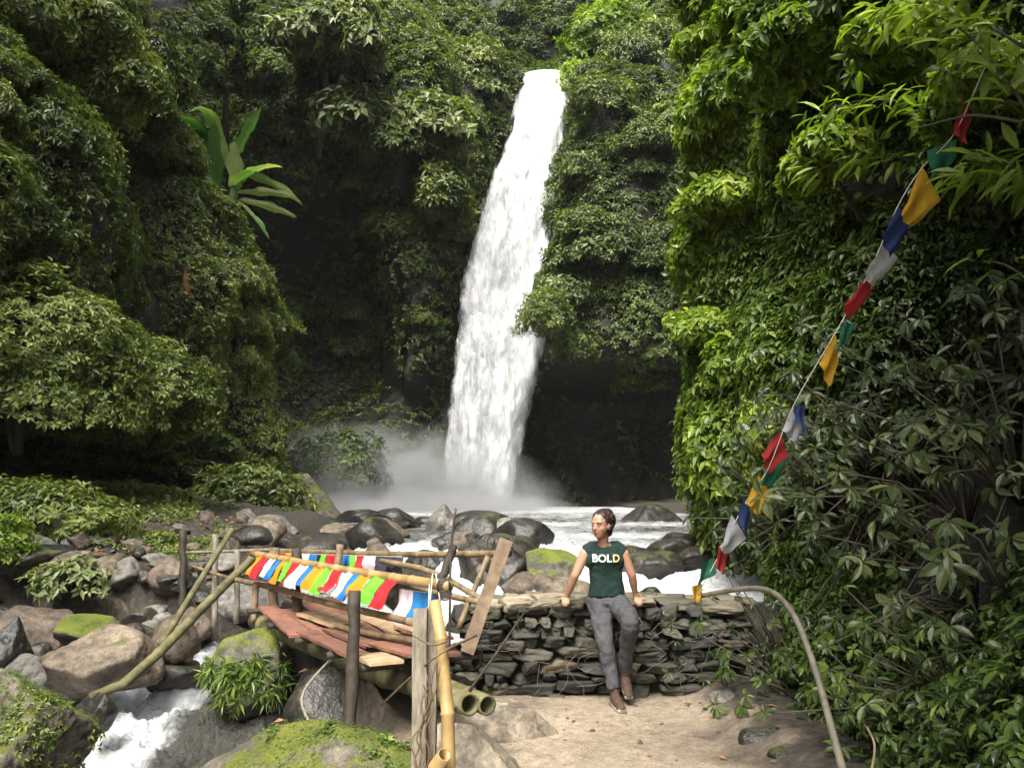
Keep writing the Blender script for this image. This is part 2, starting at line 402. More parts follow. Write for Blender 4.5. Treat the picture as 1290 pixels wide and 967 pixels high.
def left_f(y, z):
    y = np.asarray(y, float); z = np.asarray(z, float); P = np.stack([0*y, y, z], -1)
    x = np.interp(y, [0, 8, 13, 18, 24, 29, 33, 38], [-9.5, -9.6, -9.7, -10.0, -9.2, -8.9, -10.5, -16])
    x = x-.10*z - .10*np.clip(z-14, 0, 40)
    x = x+2.6*np.exp(-np.clip(z, 0, 50)/1.6)*sm(y, 21, 26)
    x = x-4.5*sm(z, 10.5, 13.5)*sm(y, 22, 26)
    x = x+1.8*ell(y, z, 14.5, 6.2, 6.5, 4.2, .5)*sm(z, 2.0, 3.4)
    x = x+1.3*ell(y, z, 25, 6.5, 5, 5, .6)
    x = x-1.8*ell(y, z, 17, 1.2, 7, 1.9, .5)
    x = x+1.0*fbm(P, .25, 51, 3)+.5*fbm(P, .8, 57, 3)+.15*fbm(P, 2.5, 59, 3)
    return x
def right_f(y, z):
    y = np.asarray(y, float); z = np.asarray(z, float); P = np.stack([0*y, y, z], -1)
    x = np.interp(y, [-6, 0, 3, 5, 6.5, 8, 11, 13, 15, 18, 24, 34], [3.4, 3.2, 3.05, 3.1, 3.05, 3.0, 3.05, 3.38, 4.4, 6.3, 10, 17])
    x = x+.05*np.clip(z, 0, 2) +.30*sm(z, 3.5, 6)*sm(y, 9, 11.5) + .25*np.clip(z-11, 0, 40)
    x = x-(.45+.5*sm(y, 8, 11))*fbm(P, .38, 60, 2)-(.25+.2*sm(y, 8, 11))*fbm(P, .8, 61, 3)+.2*sm(y, 8, 11)-.16*fbm(P, 1.7, 67, 3)-.05*fbm(P, 5, 69, 3)
    x = x-.85*(1-sm(z, .1, 1.5))*sm(-y, -8, -6)
    return x
def sheet(name, a, b, fn, kind):
    A, B = np.meshgrid(a, b, indexing='ij'); v = fn(A, B)
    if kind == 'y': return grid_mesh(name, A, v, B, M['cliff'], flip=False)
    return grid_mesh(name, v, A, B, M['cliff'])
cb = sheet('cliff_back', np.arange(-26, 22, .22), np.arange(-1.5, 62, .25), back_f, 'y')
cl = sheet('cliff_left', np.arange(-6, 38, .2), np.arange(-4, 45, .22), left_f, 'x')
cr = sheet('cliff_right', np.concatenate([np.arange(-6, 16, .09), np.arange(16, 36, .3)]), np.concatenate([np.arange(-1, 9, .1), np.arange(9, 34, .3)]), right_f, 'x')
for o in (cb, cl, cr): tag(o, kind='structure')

# ------------------------------------------------------------------ leaves
def leaves(P, D, N, L, W, tint, big=False):
    """P base, D along, N up side. returns V,F,T"""
    n = len(P); D = unit(D); Sd = unit(np.cross(D, N)); N = np.cross(Sd, D)
    L = L[:, None]; W = W[:, None]
    if not big:
        V = np.stack([P, P+D*L*.42+Sd*W*.5+N*W*.12, P+D*L-N*L*.16, P+D*L*.42-Sd*W*.5+N*W*.12], 1).reshape(-1, 3)
        b = np.arange(n)[:, None]*4
        F = np.concatenate([b+np.array([[0, 1, 2]]), b+np.array([[0, 2, 3]])])
        return V, F, np.repeat(tint, 4)
    # long outline with midrib: base, 3 midrib, tip, 3+3 sides
    st = [(.22, .30), (.48, .5), (.76, .34)]
    pts = [P]
    for s, wd in st:
        dz = -L*.30*s*s
        c = P+D*L*s+N*dz
        pts += [c-N*W*.06, c+Sd*W*wd+N*W*.10, c-Sd*W*wd+N*W*.10]
    pts.append(P+D*L-N*L*.36)
    V = np.stack(pts, 1).reshape(-1, 3); b = np.arange(n)[:, None]*11
    F3 = np.concatenate([b+np.array([q]) for q in ((0, 2, 1), (0, 1, 3), (7, 8, 10), (7, 10, 9))])
    F4 = np.concatenate([b+np.array([q]) for q in ((1, 2, 5, 4), (1, 4, 6, 3), (4, 5, 8, 7), (4, 7, 9, 6))])
    return V, (F4, F3), np.repeat(tint, 11)
def sprigs(P, A, k, L, asp=.45, spread=(50, 100), tint=.5, tv=.18, big=False, stem=.0, droop=.35, r=None):
    """k leaves round each point P along axis A. L per point"""
    r = r or rng
    n = len(P); A = unit(A); h = unit(r.normal(size=(n, 3))); U = unit(np.cross(A, h)); Vv = np.cross(A, U)
    ph = r.uniform(0, 2*PI, (n, 1))+np.arange(k)[None]*(2*PI/k)+r.uniform(-.4, .4, (n, k))
    e = np.radians(r.uniform(spread[0], spread[1], (n, k)))
    R = U[:, None]*np.cos(ph)[..., None]+Vv[:, None]*np.sin(ph)[..., None]
    D = A[:, None]*np.cos(e)[..., None]+R*np.sin(e)[..., None]; D[..., 2] -= droop*r.uniform(.3, 1.3, (n, k))
    D = unit(D).reshape(-1, 3); Nn = (A[:, None]+.25*r.normal(size=(n, k, 3))+np.array((0, 0, .35))).reshape(-1, 3)
    LL = (L[:, None]*r.uniform(.65, 1.2, (n, k))).ravel()
    B = (P[:, None]+A[:, None]*(stem*L[:, None, None])*r.uniform(0, 1, (n, k, 1))+R*L[:, None, None]*.08).reshape(-1, 3)
    t = np.broadcast_to(np.asarray(tint).reshape(-1, 1) if np.ndim(tint) else tint, (n, k))+r.normal(0, tv, (n, k))
    return leaves(B, D, Nn, LL, LL*asp*r.uniform(.8, 1.2, len(LL)), t.ravel(), big)
class LB:
    def __init__(s): s.V = []; s.F = {3: [], 4: []}; s.T = []; s.n = 0
    def add(s, res):
        V, F, T = res
        for f in (F if isinstance(F, tuple) else (F,)): s.F[f.shape[1]].append(f+s.n)
        s.V.append(V); s.T.append(T); s.n += len(V)
    def build(s, name, mat, parent=None):
        return mesh_np(name, np.concatenate(s.V), [np.concatenate(f) for f in s.F.values() if f], mat, False, {'tint': np.concatenate(s.T)}, parent)

def blobs(P, bl):
    """product of local multipliers: each (px,py,Y, r, mult)"""
    d = np.ones(len(P))
    for px, py, Yb, r, mlt in bl:
        c = at(px, py, Yb); q = np.exp(-((P-c)**2).sum(1)/(r*r)); d *= 1+(mlt-1)*q
    return d
def cover(name, fn, kind, n, ra, rb, Lf, mat, dens, k=5, lump=.5, seed=1, up=.5, asp=.5, tintf=None, big=False, droop=.35, margin=260, ls=.45):
    r = np.random.default_rng(seed); a = r.uniform(*ra, n); b = r.uniform(*rb, n); e = .12
    v = fn(a, b); va = (fn(a+e, b)-fn(a-e, b))/(2*e); vb = (fn(a, b+e)-fn(a, b-e))/(2*e)
    if kind == 'y': P = np.stack([a, v, b], 1); N = np.stack([va, -np.ones(n), vb], 1)
    else:
        P = np.stack([v, a, b], 1); s = 1. if kind == 'x+' else -1.; N = np.stack([np.ones(n)*s, -va*s, -vb*s], 1)
    wt = np.linalg.norm(N, axis=1); N = unit(N)
    nz = fbm(P, ls, seed+70, 3)
    d = dens(P, N, nz)*np.minimum(wt, 3)/1.6
    kp = (r.uniform(0, 1, n) < d) & inview(P, margin); P = P[kp]; N = N[kp]; nz = nz[kp]
    P = P+N*(np.clip(nz+.35, 0, 1.2)*lump*r.uniform(.15, 1.1, len(P))**.5)[:, None]
    A = unit(N+np.array((0, 0, up))+.35*r.normal(size=P.shape))
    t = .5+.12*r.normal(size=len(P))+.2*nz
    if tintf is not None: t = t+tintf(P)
    L = Lf(P)*r.uniform(.7, 1.25, len(P))
    lb = LB(); lb.add(sprigs(P, A, k, L, asp, (45, 100), t, .13, big, .5, droop, r))
    print(name, len(P)*k)
    return lb.build(name, mat)

# back wall cover
def d_back(P, N, nz):
    d = sm(nz, -.42, .05)*(.35+.65*sm(N[:, 2], -.55, .15))
    d *= blobs(P, [(400, 420, 41, 5.5, .30), (470, 520, 42, 3.2, .25), (520, 560, 42, 3, .1), (370, 300, 41, 4, .30), (440, 330, 42, 4, .35), (770, 560, 42, 5.5, .02), (830, 560, 40, 5, .02), (700, 560, 43, 4, .0), (700, 470, 42, 3, .1),
                   (430, 560, 38, 3, 2.5), (390, 610, 37, 2, 2.), (760, 330, 36, 5, 2), (755, 130, 38, 3.2, 3.5), (560, 400, 38, 3, 2)])
    e = np.abs(P[:, 0]-fall_x(P[:, 2])+.1); hw = np.interp(P[:, 2], [0, 10, 25], [2.2, 2.0, 1.35])
    d *= np.where((P[:, 2] < 24.8) & (P[:, 1] > 37.5), sm(e, hw-.1, hw+.25), 1)
    return d*(P[:, 2] > .6)
tag(cover('cliff_vegetation', back_f, 'y', 170000, (-18, 15), (0, 44), lambda P: .20+0*P[:, 0], M['leaf_far'], d_back, 5, 1.0, 11, .6), 'dark green vegetation clothing the rock face behind the waterfall', 'foliage', kind='stuff')
def d_left(P, N, nz):
    d = sm(nz, -.45, .05)*(.45+.55*sm(N[:, 2], -.5, .1))
    d *= blobs(P, [(220, 610, 18, 2.2, .02), (90, 230, 20, 3, .4), (380, 620, 27, 1.6, .35), (60, 330, 17, 2, .5)])
    return d*(P[:, 2] > .3)
def L_left(P): return np.interp(P[:, 1], [8, 16, 30], [.12, .13, .155])
tag(cover('left_bank_vegetation', left_f, 'x+', 185000, (6, 37), (.2, 30), L_left, M['leaf_left'], d_left, 5, .8, 12, .5, margin=480), 'leafy creepers and ferns covering the left side of the gorge', 'foliage', kind='stuff')
def d_right(P, N, nz):
    near = sm(-P[:, 1], -8.0, -6.5)
    nz = nz+.22*sm(P[:, 2], 3.5, 5.5)
    d = sm(nz, -.36-.2*near, .0-.2*near)*(.5+.5*sm(N[:, 2], -.6, .1))
    d *= 1+near*.1
    d *= blobs(P, [(1080, 760, 5.2, .55, .05), (1180, 780, 4.6, .45, .1), (1010, 720, 6, .4, .2), (1200, 880, 4, .5, .2)])
    return d
def L_right(P): return np.interp(P[:, 1], [3, 6, 10, 14], [.070, .072, .125, .16])
tag(cover('right_bank_vegetation', right_f, 'x-', 205000, (.2, 17), (.1, 12.5), L_right, M['leaf_right'], d_right, 5, .6, 13, .8, .5, lambda P: -.42*sm(-P[:, 1], -8.5, -6)*sm(-P[:, 2], -5, -3.5)+.1, True, .5, 800, .9), 'small leafed climbing plants covering the right bank', 'foliage', kind='stuff')  # tint drops near the camera and low down: the bank's shade painted in
# ------------------------------------------------------------------ waterfall
def pl(pts, Yt, n):
    """pixel polyline (py, px) resampled -> px at py"""
    return lambda py: np.interp(py, [q[1] for q in pts], [q[0] for q in pts])
Ledge = pl([(664, 92), (655, 108), (648, 140), (640, 172), (625, 210), (608, 245), (596, 280), (586, 310), (574, 355), (569, 410), (562, 470), (555, 540), (551, 600), (548, 668)], 0, 0)
Redge = pl([(716, 92), (713, 130), (709, 200), (708, 250), (716, 300), (716, 360), (704, 420), (684, 470), (668, 520), (655, 580), (645, 640), (643, 668)], 0, 0)
def wf_depth(py): return np.interp(py, [92, 110, 200, 668], [41.8, 41.1, 40.5, 38.4])
def fall_layer(fwd, shrink, seed, ns=240, nt=70):
    V = []; dens = []; py = np.linspace(92, 668, ns)
    s = (py-92)/(668-92); t = np.linspace(-1, 1, nt)
    Yd = wf_depth(py); Lp = np.array([at(Ledge(q), q, y) for q, y in zip(py, Yd)]); Rp = np.array([at(Redge(q), q, y) for q, y in zip(py, Yd)])
    mid = (Lp+Rp)/2; half = (Rp-Lp)/2
    P = mid[:, None]+half[:, None]*t[None, :, None]*(1.08-shrink)
    P[..., 1] -= (.9*(1-t**2))[None]*(.4+.6*s[:, None])+fwd*sm(s, 0, .15)[:, None]
    q = P.copy(); q[..., 2] *= .35; q[..., 2] += seed*5
    n1 = fbm(q, 1.1, seed+100, 4, .6); P[..., 1] -= .55*n1*sm(s, .02, .25)[:, None]; 
    q2 = P.copy(); q2[..., 2] *= .25; P[..., 0] += .16*fbm(q2, 1.6, seed+105, 3)*sm(s, 0, .2)[:, None]
    right = sm(t[None]+0*s[:, None], -.15, .55); 
    d = .52+.6*right*(.9-.1*s[:, None])+.35*sm(-s, -.38, -.22)[:, None]+.18*sm(s, .8, 1)[:, None]
    d = d+.65*n1-1.7*sm(np.abs(t), .64, 1.0)[None]*(1-.6*sm(-s, -.16, -.03))[:, None]-1.5*sm(-s, -.075, 0)[:, None]*(.42+3.0*fbm(q*np.array((1, 1, .1)), 2.6, seed+120, 3))
    idx = np.arange(ns*nt).reshape(ns, nt)
    F = np.stack([idx[:-1, :-1], idx[1:, :-1], idx[1:, 1:], idx[:-1, 1:]], -1).reshape(-1, 4)
    return P.reshape(-1, 3), F, d.ravel()
def water_white(name, zs, lo, hi, grey=.72):
    m, nt, p, out = new_mat(name); pos = geo_pos(nt)
    v = stretch(nt, pos, (1, 1, zs)); n1 = noise(nt, 2.2, 8, .68, v, .5); n2 = noise(nt, 9, 5, .6, v, .3)
    f = math_(nt, 'ADD', math_(nt, 'MULTIPLY', n1.outputs[0], .75), math_(nt, 'MULTIPLY', n2.outputs[0], .25))
    a = math_(nt, 'ADD', attr(nt, 'dens'), math_(nt, 'MULTIPLY', math_(nt, 'SUBTRACT', f, .5), 3.0))
    al = nd(nt, 'ShaderNodeMapRange'); nt.links.new(a, al.inputs[0]); al.inputs[1].default_value = lo; al.inputs[2].default_value = hi
    al.interpolation_type = 'SMOOTHSTEP'
    df = nd(nt, 'ShaderNodeBsdfDiffuse'); df.inputs[0].default_value = (.74, .755, .77, 1)
    nt.links.new(bump(nt, f, .7, .5), df.inputs['Normal'])
    tl = nd(nt, 'ShaderNodeBsdfTranslucent'); tl.inputs[0].default_value = (.74, .755, .77, 1)
    mx = nd(nt, 'ShaderNodeMixShader'); mx.inputs[0].default_value = .3; nt.links.new(df.outputs[0], mx.inputs[1]); nt.links.new(tl.outputs[0], mx.inputs[2])
    tp = nd(nt, 'ShaderNodeBsdfTransparent'); m2 = nd(nt, 'ShaderNodeMixShader')
    nt.links.new(al.outputs[0], m2.inputs[0]); nt.links.new(tp.outputs[0], m2.inputs[1]); nt.links.new(mx.outputs[0], m2.inputs[2]); nt.links.new(m2.outputs[0], out.inputs[0])
    return m
M['fall'] = water_white('falling_water', .22, -.25, .95)
Vs, Fs, Ds, nn = [], [], [], 0
for fwd, shr, sd_ in ((0, 0, 1), (.35, .04, 2), (.75, .10, 3)):
    V_, F_, D_ = fall_layer(fwd, shr, sd_); Vs.append(V_); Fs.append(F_+nn); Ds.append(D_-.22*(sd_ > 1)); nn += len(V_)
wf = mesh_np('waterfall', np.concatenate(Vs), np.concatenate(Fs), M['fall'], True, {'dens': np.concatenate(Ds)})
tag(wf, kind='structure')

# ------------------------------------------------------------------ stream
m, nt, p, out = new_mat('stream_water'); pos = geo_pos(nt)
n1 = noise(nt, 2.0, 7, .68, pos, .8); n2 = noise(nt, 16, 5, .65, pos, .5)
f = math_(nt, 'ADD', math_(nt, 'MULTIPLY', n1.outputs[0], .65), math_(nt, 'MULTIPLY', n2.outputs[0], .35))
fo = math_(nt, 'ADD', attr(nt, 'foam'), math_(nt, 'MULTIPLY', math_(nt, 'SUBTRACT', f, .5), 3.4))
mr = nd(nt, 'ShaderNodeMapRange'); nt.links.new(fo, mr.inputs[0]); mr.inputs[1].default_value = .1; mr.inputs[2].default_value = 1.7; mr.interpolation_type = 'SMOOTHSTEP'
nt.links.new(ramp(nt, [(0, (.05, .05, .042)), (.35, (.20, .205, .20)), (.7, (.42, .44, .45)), (1, (.68, .70, .71))], mr.outputs[0]).outputs[0], p.inputs['Base Color'])
rr = nd(nt, 'ShaderNodeMapRange'); nt.links.new(mr.outputs[0], rr.inputs[0]); rr.inputs[3].default_value = .08; rr.inputs[4].default_value = .8
nt.links.new(rr.outputs[0], p.inputs['Roughness']); p.inputs['IOR'].default_value = 1.33
nt.links.new(bump(nt, f, .9, .16), p.inputs['Normal'])
M['stream'] = m
SP = spline(ST, 80); T2 = unit(np.gradient(SP[:, :2], axis=0)); Nn = np.stack([-T2[:, 1], T2[:, 0]], 1)
tt = np.linspace(-1, 1, 170); Wd = SP[:, 3]+.35
PX = SP[:, 0][:, None]+Nn[:, 0][:, None]*tt*Wd[:, None]; PY = SP[:, 1][:, None]+Nn[:, 1][:, None]*tt*Wd[:, None]
slope = np.abs(np.gradient(SP[:, 2]))/np.maximum(1e-4, np.hypot(np.gradient(SP[:, 0]), np.gradient(SP[:, 1])))
Q = np.stack([PX, PY, 0*PX], -1)
rough_ = sm(slope, .01, .12)[:, None]+0*PX
PZ = SP[:, 2][:, None]+0*PX + (.03+.20*rough_)*(1-2.2*np.abs(fbm(Q, 1.5, 81, 5, .6)))-.1*rough_+.02*fbm(Q, 8, 83, 3)
foam = -.25+1.25*sm(slope, .02, .22)[:, None]+0*PX+.5*sm(PY, 24, 32)+.45*fbm(Q, .5, 88, 3)
foam += .7*np.exp(-((PY-17)/3.5)**2)+.9*sm(PY, 17, 21)
foam += .75*np.exp(-(((PX-2.6)/1.7)**2+((PY-13)/3.6)**2))+1.0*np.exp(-(((PX-.0)/1.8)**2+((PY-13.5)/3.5)**2))
# right half of the lower run is a smooth grey sheet, the left half the white chute
side_r = sm(tt, -.1, .6)[None]
lowm = sm(-PY, -9.4, -8.6)
foam -= .95*lowm*(sm(PX, -3.55, -3.0)+0)
foam += 1.0*lowm*(1-sm(PX, -3.6, -3.1))
stream = grid_mesh('stream', PX, PY, PZ, M['stream'], {'foam': foam.ravel()}); tag(stream, kind='structure')

# ------------------------------------------------------------------ boulders
def ico(sub):
    bm = bmesh.new(); bmesh.ops.create_icosphere(bm, subdivisions=sub, radius=1)
    V = np.array([v.co[:] for v in bm.verts]); F = np.array([[v.index for v in f.verts] for f in bm.faces]); bm.free(); return unit(V), F
ICO = {k: ico(k) for k in (2, 3, 4, 5, 6)}
def rock_shape(seed, sub=5, planes=14, rough=.06, k=30., blocky=False):
    V, F = ICO[sub]; r = np.random.default_rng(seed)
    n = unit(r.normal(size=(planes, 3))); d = r.uniform(.62, .95, planes)
    if blocky:
        n[:6] = unit(np.array(((1, 0, 0), (-1, 0, 0), (0, 1, 0), (0, -1, 0), (0, 0, 1), (0, 0, -1.)))+r.normal(0, .16, (6, 3))); d[:6] = r.uniform(.52, .66, 6)
    c = np.clip(V @ n.T, 1e-3, None); q = d/c                      # radius at which each plane cuts the ray
    q = np.minimum(q, 3); rad = -np.log(np.exp(-k*q).sum(1)+np.exp(-k*1.05))/k
    P = V*rad[:, None]
    P = P+V*(rough*fbm(V+seed*3.1, 2.2, seed, 5, .55))[:, None]
    P = P/np.abs(P).max(0); return P, F
def boulder(name, label, px, py, wpx, hpx, Yc, mat, seed, group=None, cat='boulder', deep=1.0, rot=0, sink=.28, sub=5, planes=14, rough=.06):
    c = at(px, py, Yc); s = Yc/FPX/math.cos(math.atan((px-645)/FPX))*1.0
    P, F = rock_shape(seed, sub, planes, rough)
    rx, rz = wpx*s/2, hpx*s/2
    top = c[2]+rz; rz2 = rz*(1+sink); ry = deep*(rx*.6+rz*.4)
    cc = np.array((c[0], c[1]+ry*.3, top-rz2))
    V = P*np.array((rx, ry, rz2)); ca, sa = math.cos(rot), math.sin(rot)
    V = np.stack([V[:, 0]*ca+V[:, 2]*sa, V[:, 1], -V[:, 0]*sa+V[:, 2]*ca], 1)
    o = mesh_np(name, V, F, M[mat], True); o.location = cc
    tag(o, label, cat, group); return o
B = [
 # back row, across the stream
 ('brown humped boulder standing in the rapids right of the smallest white cascade', 476, 675, 62, 42, 15.5, 'rock_tan', 11),
 ('dark grey rounded boulder behind the brown humped one at the foot of the mist', 497, 655, 56, 28, 18.5, 'rock_dark', 12),
 ('upright pale grey boulder behind the black stick on the bridge', 560, 657, 40, 40, 17.5, 'rock_grey', 13),
 ('low dark boulder wedged beside the upright pale grey one', 592, 672, 48, 38, 16, 'rock_dark', 14),
 ('pointed slate grey boulder with a peaked top behind the leaning timber', 655, 676, 74, 44, 14, 'rock_dark', 15),
 ('pale pointed cap of rock on the left of the slate grey boulder', 640, 668, 44, 30, 14.6, 'rock_grey', 16),
 ('large dark mossy boulder behind the left end of the stone wall', 628, 712, 92, 72, 12, 'rock_dark', 17),
 ('bright green moss covered boulder just left of the seated woman', 698, 711, 58, 48, 11.6, 'rock_moss', 18),
 ('low brown boulder showing over the wall left of the woman', 706, 740, 66, 30, 10.6, 'rock_tan', 19),
 ('far black boulder half lost in the mist left of the fall', 455, 656, 60, 26, 21, 'rock_dark', 10),
 ('far dark boulder at the very foot of the fall', 605, 657, 70, 26, 21, 'rock_dark', 9),
 ('far low dark rock between the mist and the upright pale boulder', 535, 661, 50, 22, 20, 'rock_dark', 8),
 ('dark rock under the mist at the left side of the plunge pool', 395, 664, 70, 24, 21, 'rock_dark', 7),
 ('flat tan boulder left of the brown humped boulder', 415, 676, 62, 28, 17, 'rock_tan', 20),
 ('flat grey boulder on the far bank above the bamboo rails', 335, 668, 72, 34, 15, 'rock_grey', 21),
 ('small chalky white rock beneath the creepers on the far bank', 309, 648, 24, 20, 16.5, 'rock_grey', 22),
 ('small black rock just behind the wall right of the woman', 818, 746, 30, 16, 9.6, 'rock_dark', 23),
 ('black boulder under the cliff right of the plunge pool', 820, 668, 90, 60, 22, 'rock_dark', 24),
 ('dark boulder at the foot of the right bank beside the rapids', 770, 690, 70, 42, 19, 'rock_dark', 25),
 ('black wet boulder below the bridge rails in the middle of the rapids', 545, 712, 60, 34, 13, 'rock_dark', 26),
 ('mottled grey boulder under the blue flags near the end of the bridge', 508, 738, 78, 46, 9.4, 'rock_dark', 27),
 ('dark rock under the near end of the bearing logs', 560, 868, 80, 44, 6.6, 'rock_dark', 71),
 ('black rock behind the dark bridge post', 425, 880, 150, 84, 6.9, 'rock_dark', 72),
 ('grey rock under the red planks behind the black one', 480, 868, 80, 50, 7.8, 'rock_dark', 74),
 ('sloping dark mossy rock tongue left of the mist under the leafy bush', 345, 640, 165, 84, 22, 'rock_part_moss', 82),
 # left bank
 ('dark angular boulder at the foot of the left creepers', 60, 702, 90, 40, 12.5, 'rock_dark', 76),
 ('grey brown boulder behind the big angular tan one', 215, 745, 60, 34, 12, 'rock_grey', 77),
 ('dark boulder on the rubble below the left hollow', 150, 672, 80, 30, 14.5, 'rock_dark', 78),
 ('brown angular boulder right of the big angular tan one', 238, 782, 50, 34, 10, 'rock_red', 79),
 ('dark boulder half buried in the upper rubble', 262, 700, 60, 26, 13, 'rock_dark', 80),
 ('big angular tan boulder with a shadowed face on the left bank', 158, 757, 116, 68, 11, 'rock_tan', 31),
 ('rounded brown boulder resting on top of the big angular tan one', 172, 727, 60, 34, 11.8, 'rock_tan', 32),
 ('reddish brown boulder at the left edge of the picture', 38, 800, 90, 66, 9.6, 'rock_red', 33),
 ('long low boulder with a greenish top between the reddish and the angular ones', 104, 791, 84, 36, 9.4, 'rock_moss', 34),
 ('broad tan boulder with a mossy crown below the fallen poles', 111, 830, 136, 66, 8.2, 'rock_tan', 35),
 ('tan boulder with a mossy top just right of the small black stone', 212, 804, 68, 44, 8.9, 'rock_tan', 36),
 ('small pale grey boulder at the left edge beneath the reddish one', 25, 846, 48, 36, 7.8, 'rock_grey', 37),
 ('small black wet stone under the ends of the fallen poles', 168, 800, 30, 26, 8.9, 'rock_dark', 38),
 ('dark rounded stone just above the white chute', 122, 893, 40, 34, 7.6, 'rock_dark', 39),
 ('dark slanting rock beside the head of the white chute', 215, 846, 70, 34, 8.9, 'rock_dark', 40),
 ('dark boulder in shade at the far left edge', 8, 815, 50, 60, 8.6, 'rock_dark', 41),
 ('long dark ledge of rock under the creepers at the far left', 32, 738, 110, 46, 11.5, 'rock_dark', 42),
 ('flat grey bedrock shelf behind the posts of the far rail', 285, 757, 110, 36, 10.8, 'rock_grey', 43),
 ('mossy rock with drooping ferns beneath the far end of the bridge', 308, 832, 90, 84, 7.9, 'rock_moss', 44),
 ('black boulder in the shade under the bridge deck', 385, 842, 90, 80, 8.6, 'rock_dark', 45),
 ('dark rock beneath the near end of the bridge', 520, 862, 90, 60, 7.2, 'rock_dark', 46),
 ('weathered brown boulder in the middle of the debris bank', 130, 700, 50, 30, 13.5, 'rock_red', 47),
 ('pale stone among the rubble near the left rail posts', 215, 715, 34, 22, 12.8, 'rock_grey', 48),
 ('brown stone below the creepers at the top of the rubble', 240, 672, 40, 20, 15, 'rock_red', 49),
]
for i, (lab, px, py, wd, hp, Yc, mt, sd_) in enumerate(B):
    if sd_ < 28 and sd_ != 23: wd *= 1.22; hp *= 1.18; py += hp*.04
    boulder('boulder', lab, px, py, wd, hp, Yc, mt, sd_, None, planes=10+sd_ % 7, rough=.07+.03*(sd_ % 3))
# big foreground rocks
fr = boulder('boulder', 'huge moss topped boulder filling the bottom left corner', -8, 915, 165, 116, 6.3, 'rock_part_moss', 61, sub=6, deep=1.1, rough=.15, planes=9)
fm = boulder('boulder', 'long moss covered rock in the foreground under the bridge post', 410, 976, 400, 104, 5.2, 'rock_part_moss', 68, sub=6, deep=.85, rough=.14, planes=9, sink=1.0, rot=-.10)
fs = boulder('boulder', 'pale flat topped slab under the hollow bamboo ends at the edge of the path', 628, 905, 216, 92, 5.9, 'rock_slab', 63, sub=6, deep=.62, rough=.07, sink=.9)
fs2 = boulder('boulder', 'low pale rock leaning on the slab beside the foot of the yellow pole', 590, 950, 130, 70, 4.9, 'rock_slab', 64, sub=6, deep=.8, sink=.6)
# wet stones breaking the rapids
r_ = np.random.default_rng(15); wp = []
for i in range(34):
    px, py = (r_.uniform(385, 720), r_.uniform(662, 738)) if i < 25 else (r_.uniform(780, 890), r_.uniform(680, 735))
    if (540 < px < 602 and py > 690) or (668 < px < 745) or (500 < px < 545 and 672 < py < 700): continue
    if 366 < px < 392: continue
    ys = np.linspace(8.5, 26, 220); pts = np.array([at(px, py, q) for q in ys]); e, zw, s_ = stream_at(pts[:, 0], pts[:, 1]); k = int(np.argmax(pts[:, 2] < zw+.08))
    if k == 0: continue
    s = r_.choice([.14, .2, .3, .5, .62])*(.6 if i >= 25 else 1); key = int(r_.integers(4))
    if len(wp) < 4: P, F = rock_shape(150+len(wp), 4, 11, .09); o = mesh_np('wet_stone', P, F, M[('rock_dark', 'rock_red', 'rock_dark', 'rock_dark')[len(wp)]], True); wp.append(o)
    else: o = wp[key].copy(); C.objects.link(o)
    o.location = pts[k]; o.scale = (s*r_.uniform(.9, 1.5), s, s*r_.uniform(.6, .95)); o.rotation_euler = (r_.uniform(-.3, .3), r_.uniform(-.3, .3), r_.uniform(0, 6))
    w1 = ('black', 'brown', 'dark', 'blackish')[key if len(wp) >= 4 else len(wp)-1]; w2 = 'big' if s > .4 else ('middling' if s > .17 else 'little'); w3 = 'right of the woman' if px > 760 else ('behind the near rails' if px > 520 else 'behind the flags')
    tag(o, '%s %s rock breaking the rapids %s' % (w2, w1, w3), 'rock', '%s %s rocks in the rapids %s' % (w2, w1, w3))
# rubble
r_ = np.random.default_rng(5)
protos = []
GR = 'stones strewn over the left bank'
cnt = 0
while cnt < 290:
    px, py = r_.uniform(-220, 330), r_.uniform(655, 860); Yg = 6+14*r_.uniform()
    # find the ground along this ray
    ys = np.linspace(6.5, 20, 160); pts = np.array([at(px, py, q) for q in ys]); gz = ground_z(pts[:, 0], pts[:, 1])
    k = np.argmax(pts[:, 2] < gz)
    if k == 0: continue
    p_ = pts[k]; e, zw, sd_ = stream_at(p_[:1], p_[1:2])
    if e[0] < .1: continue
    s = r_.uniform(.05, .19)*(1 if r_.uniform() < .75 else 2.1)
    mt = r_.choice(['rock_tan', 'rock_red', 'rock_grey', 'rock_dark', 'rock_dark'])
    key = (mt, int(r_.integers(3)))
    pr = next((q for q in protos if q[0] == key), None)
    if pr is None:
        P, F = rock_shape(200+len(protos), 4, 10, .12); o = mesh_np('stone', P, F, M[mt], True); protos.append((key, o))
    else: o = pr[1].copy(); C.objects.link(o)
    o.location = (p_[0], p_[1], gz[k]+s*.15); o.scale = (s*r_.uniform(.8, 1.4), s*r_.uniform(.8, 1.3), s*r_.uniform(.5, .9)); o.rotation_euler = (r_.uniform(-.4, .4), r_.uniform(-.4, .4), r_.uniform(0, 6))
    w1 = {'rock_tan': 'tan', 'rock_red': 'reddish brown', 'rock_grey': 'grey', 'rock_dark': 'dark wet'}[mt]; w2 = 'large' if s > .2 else ('middle sized' if s > .13 else 'small')
    w3 = 'near the white chute' if p_[1] < 9 else ('among the big boulders of the left bank' if p_[1] < 12 else 'high on the rubble of the left bank')
    tag(o, '%s %s stone lying %s' % (w2, w1, w3), 'stone', '%s %s stones %s' % (w2, w1, w3)); cnt += 1

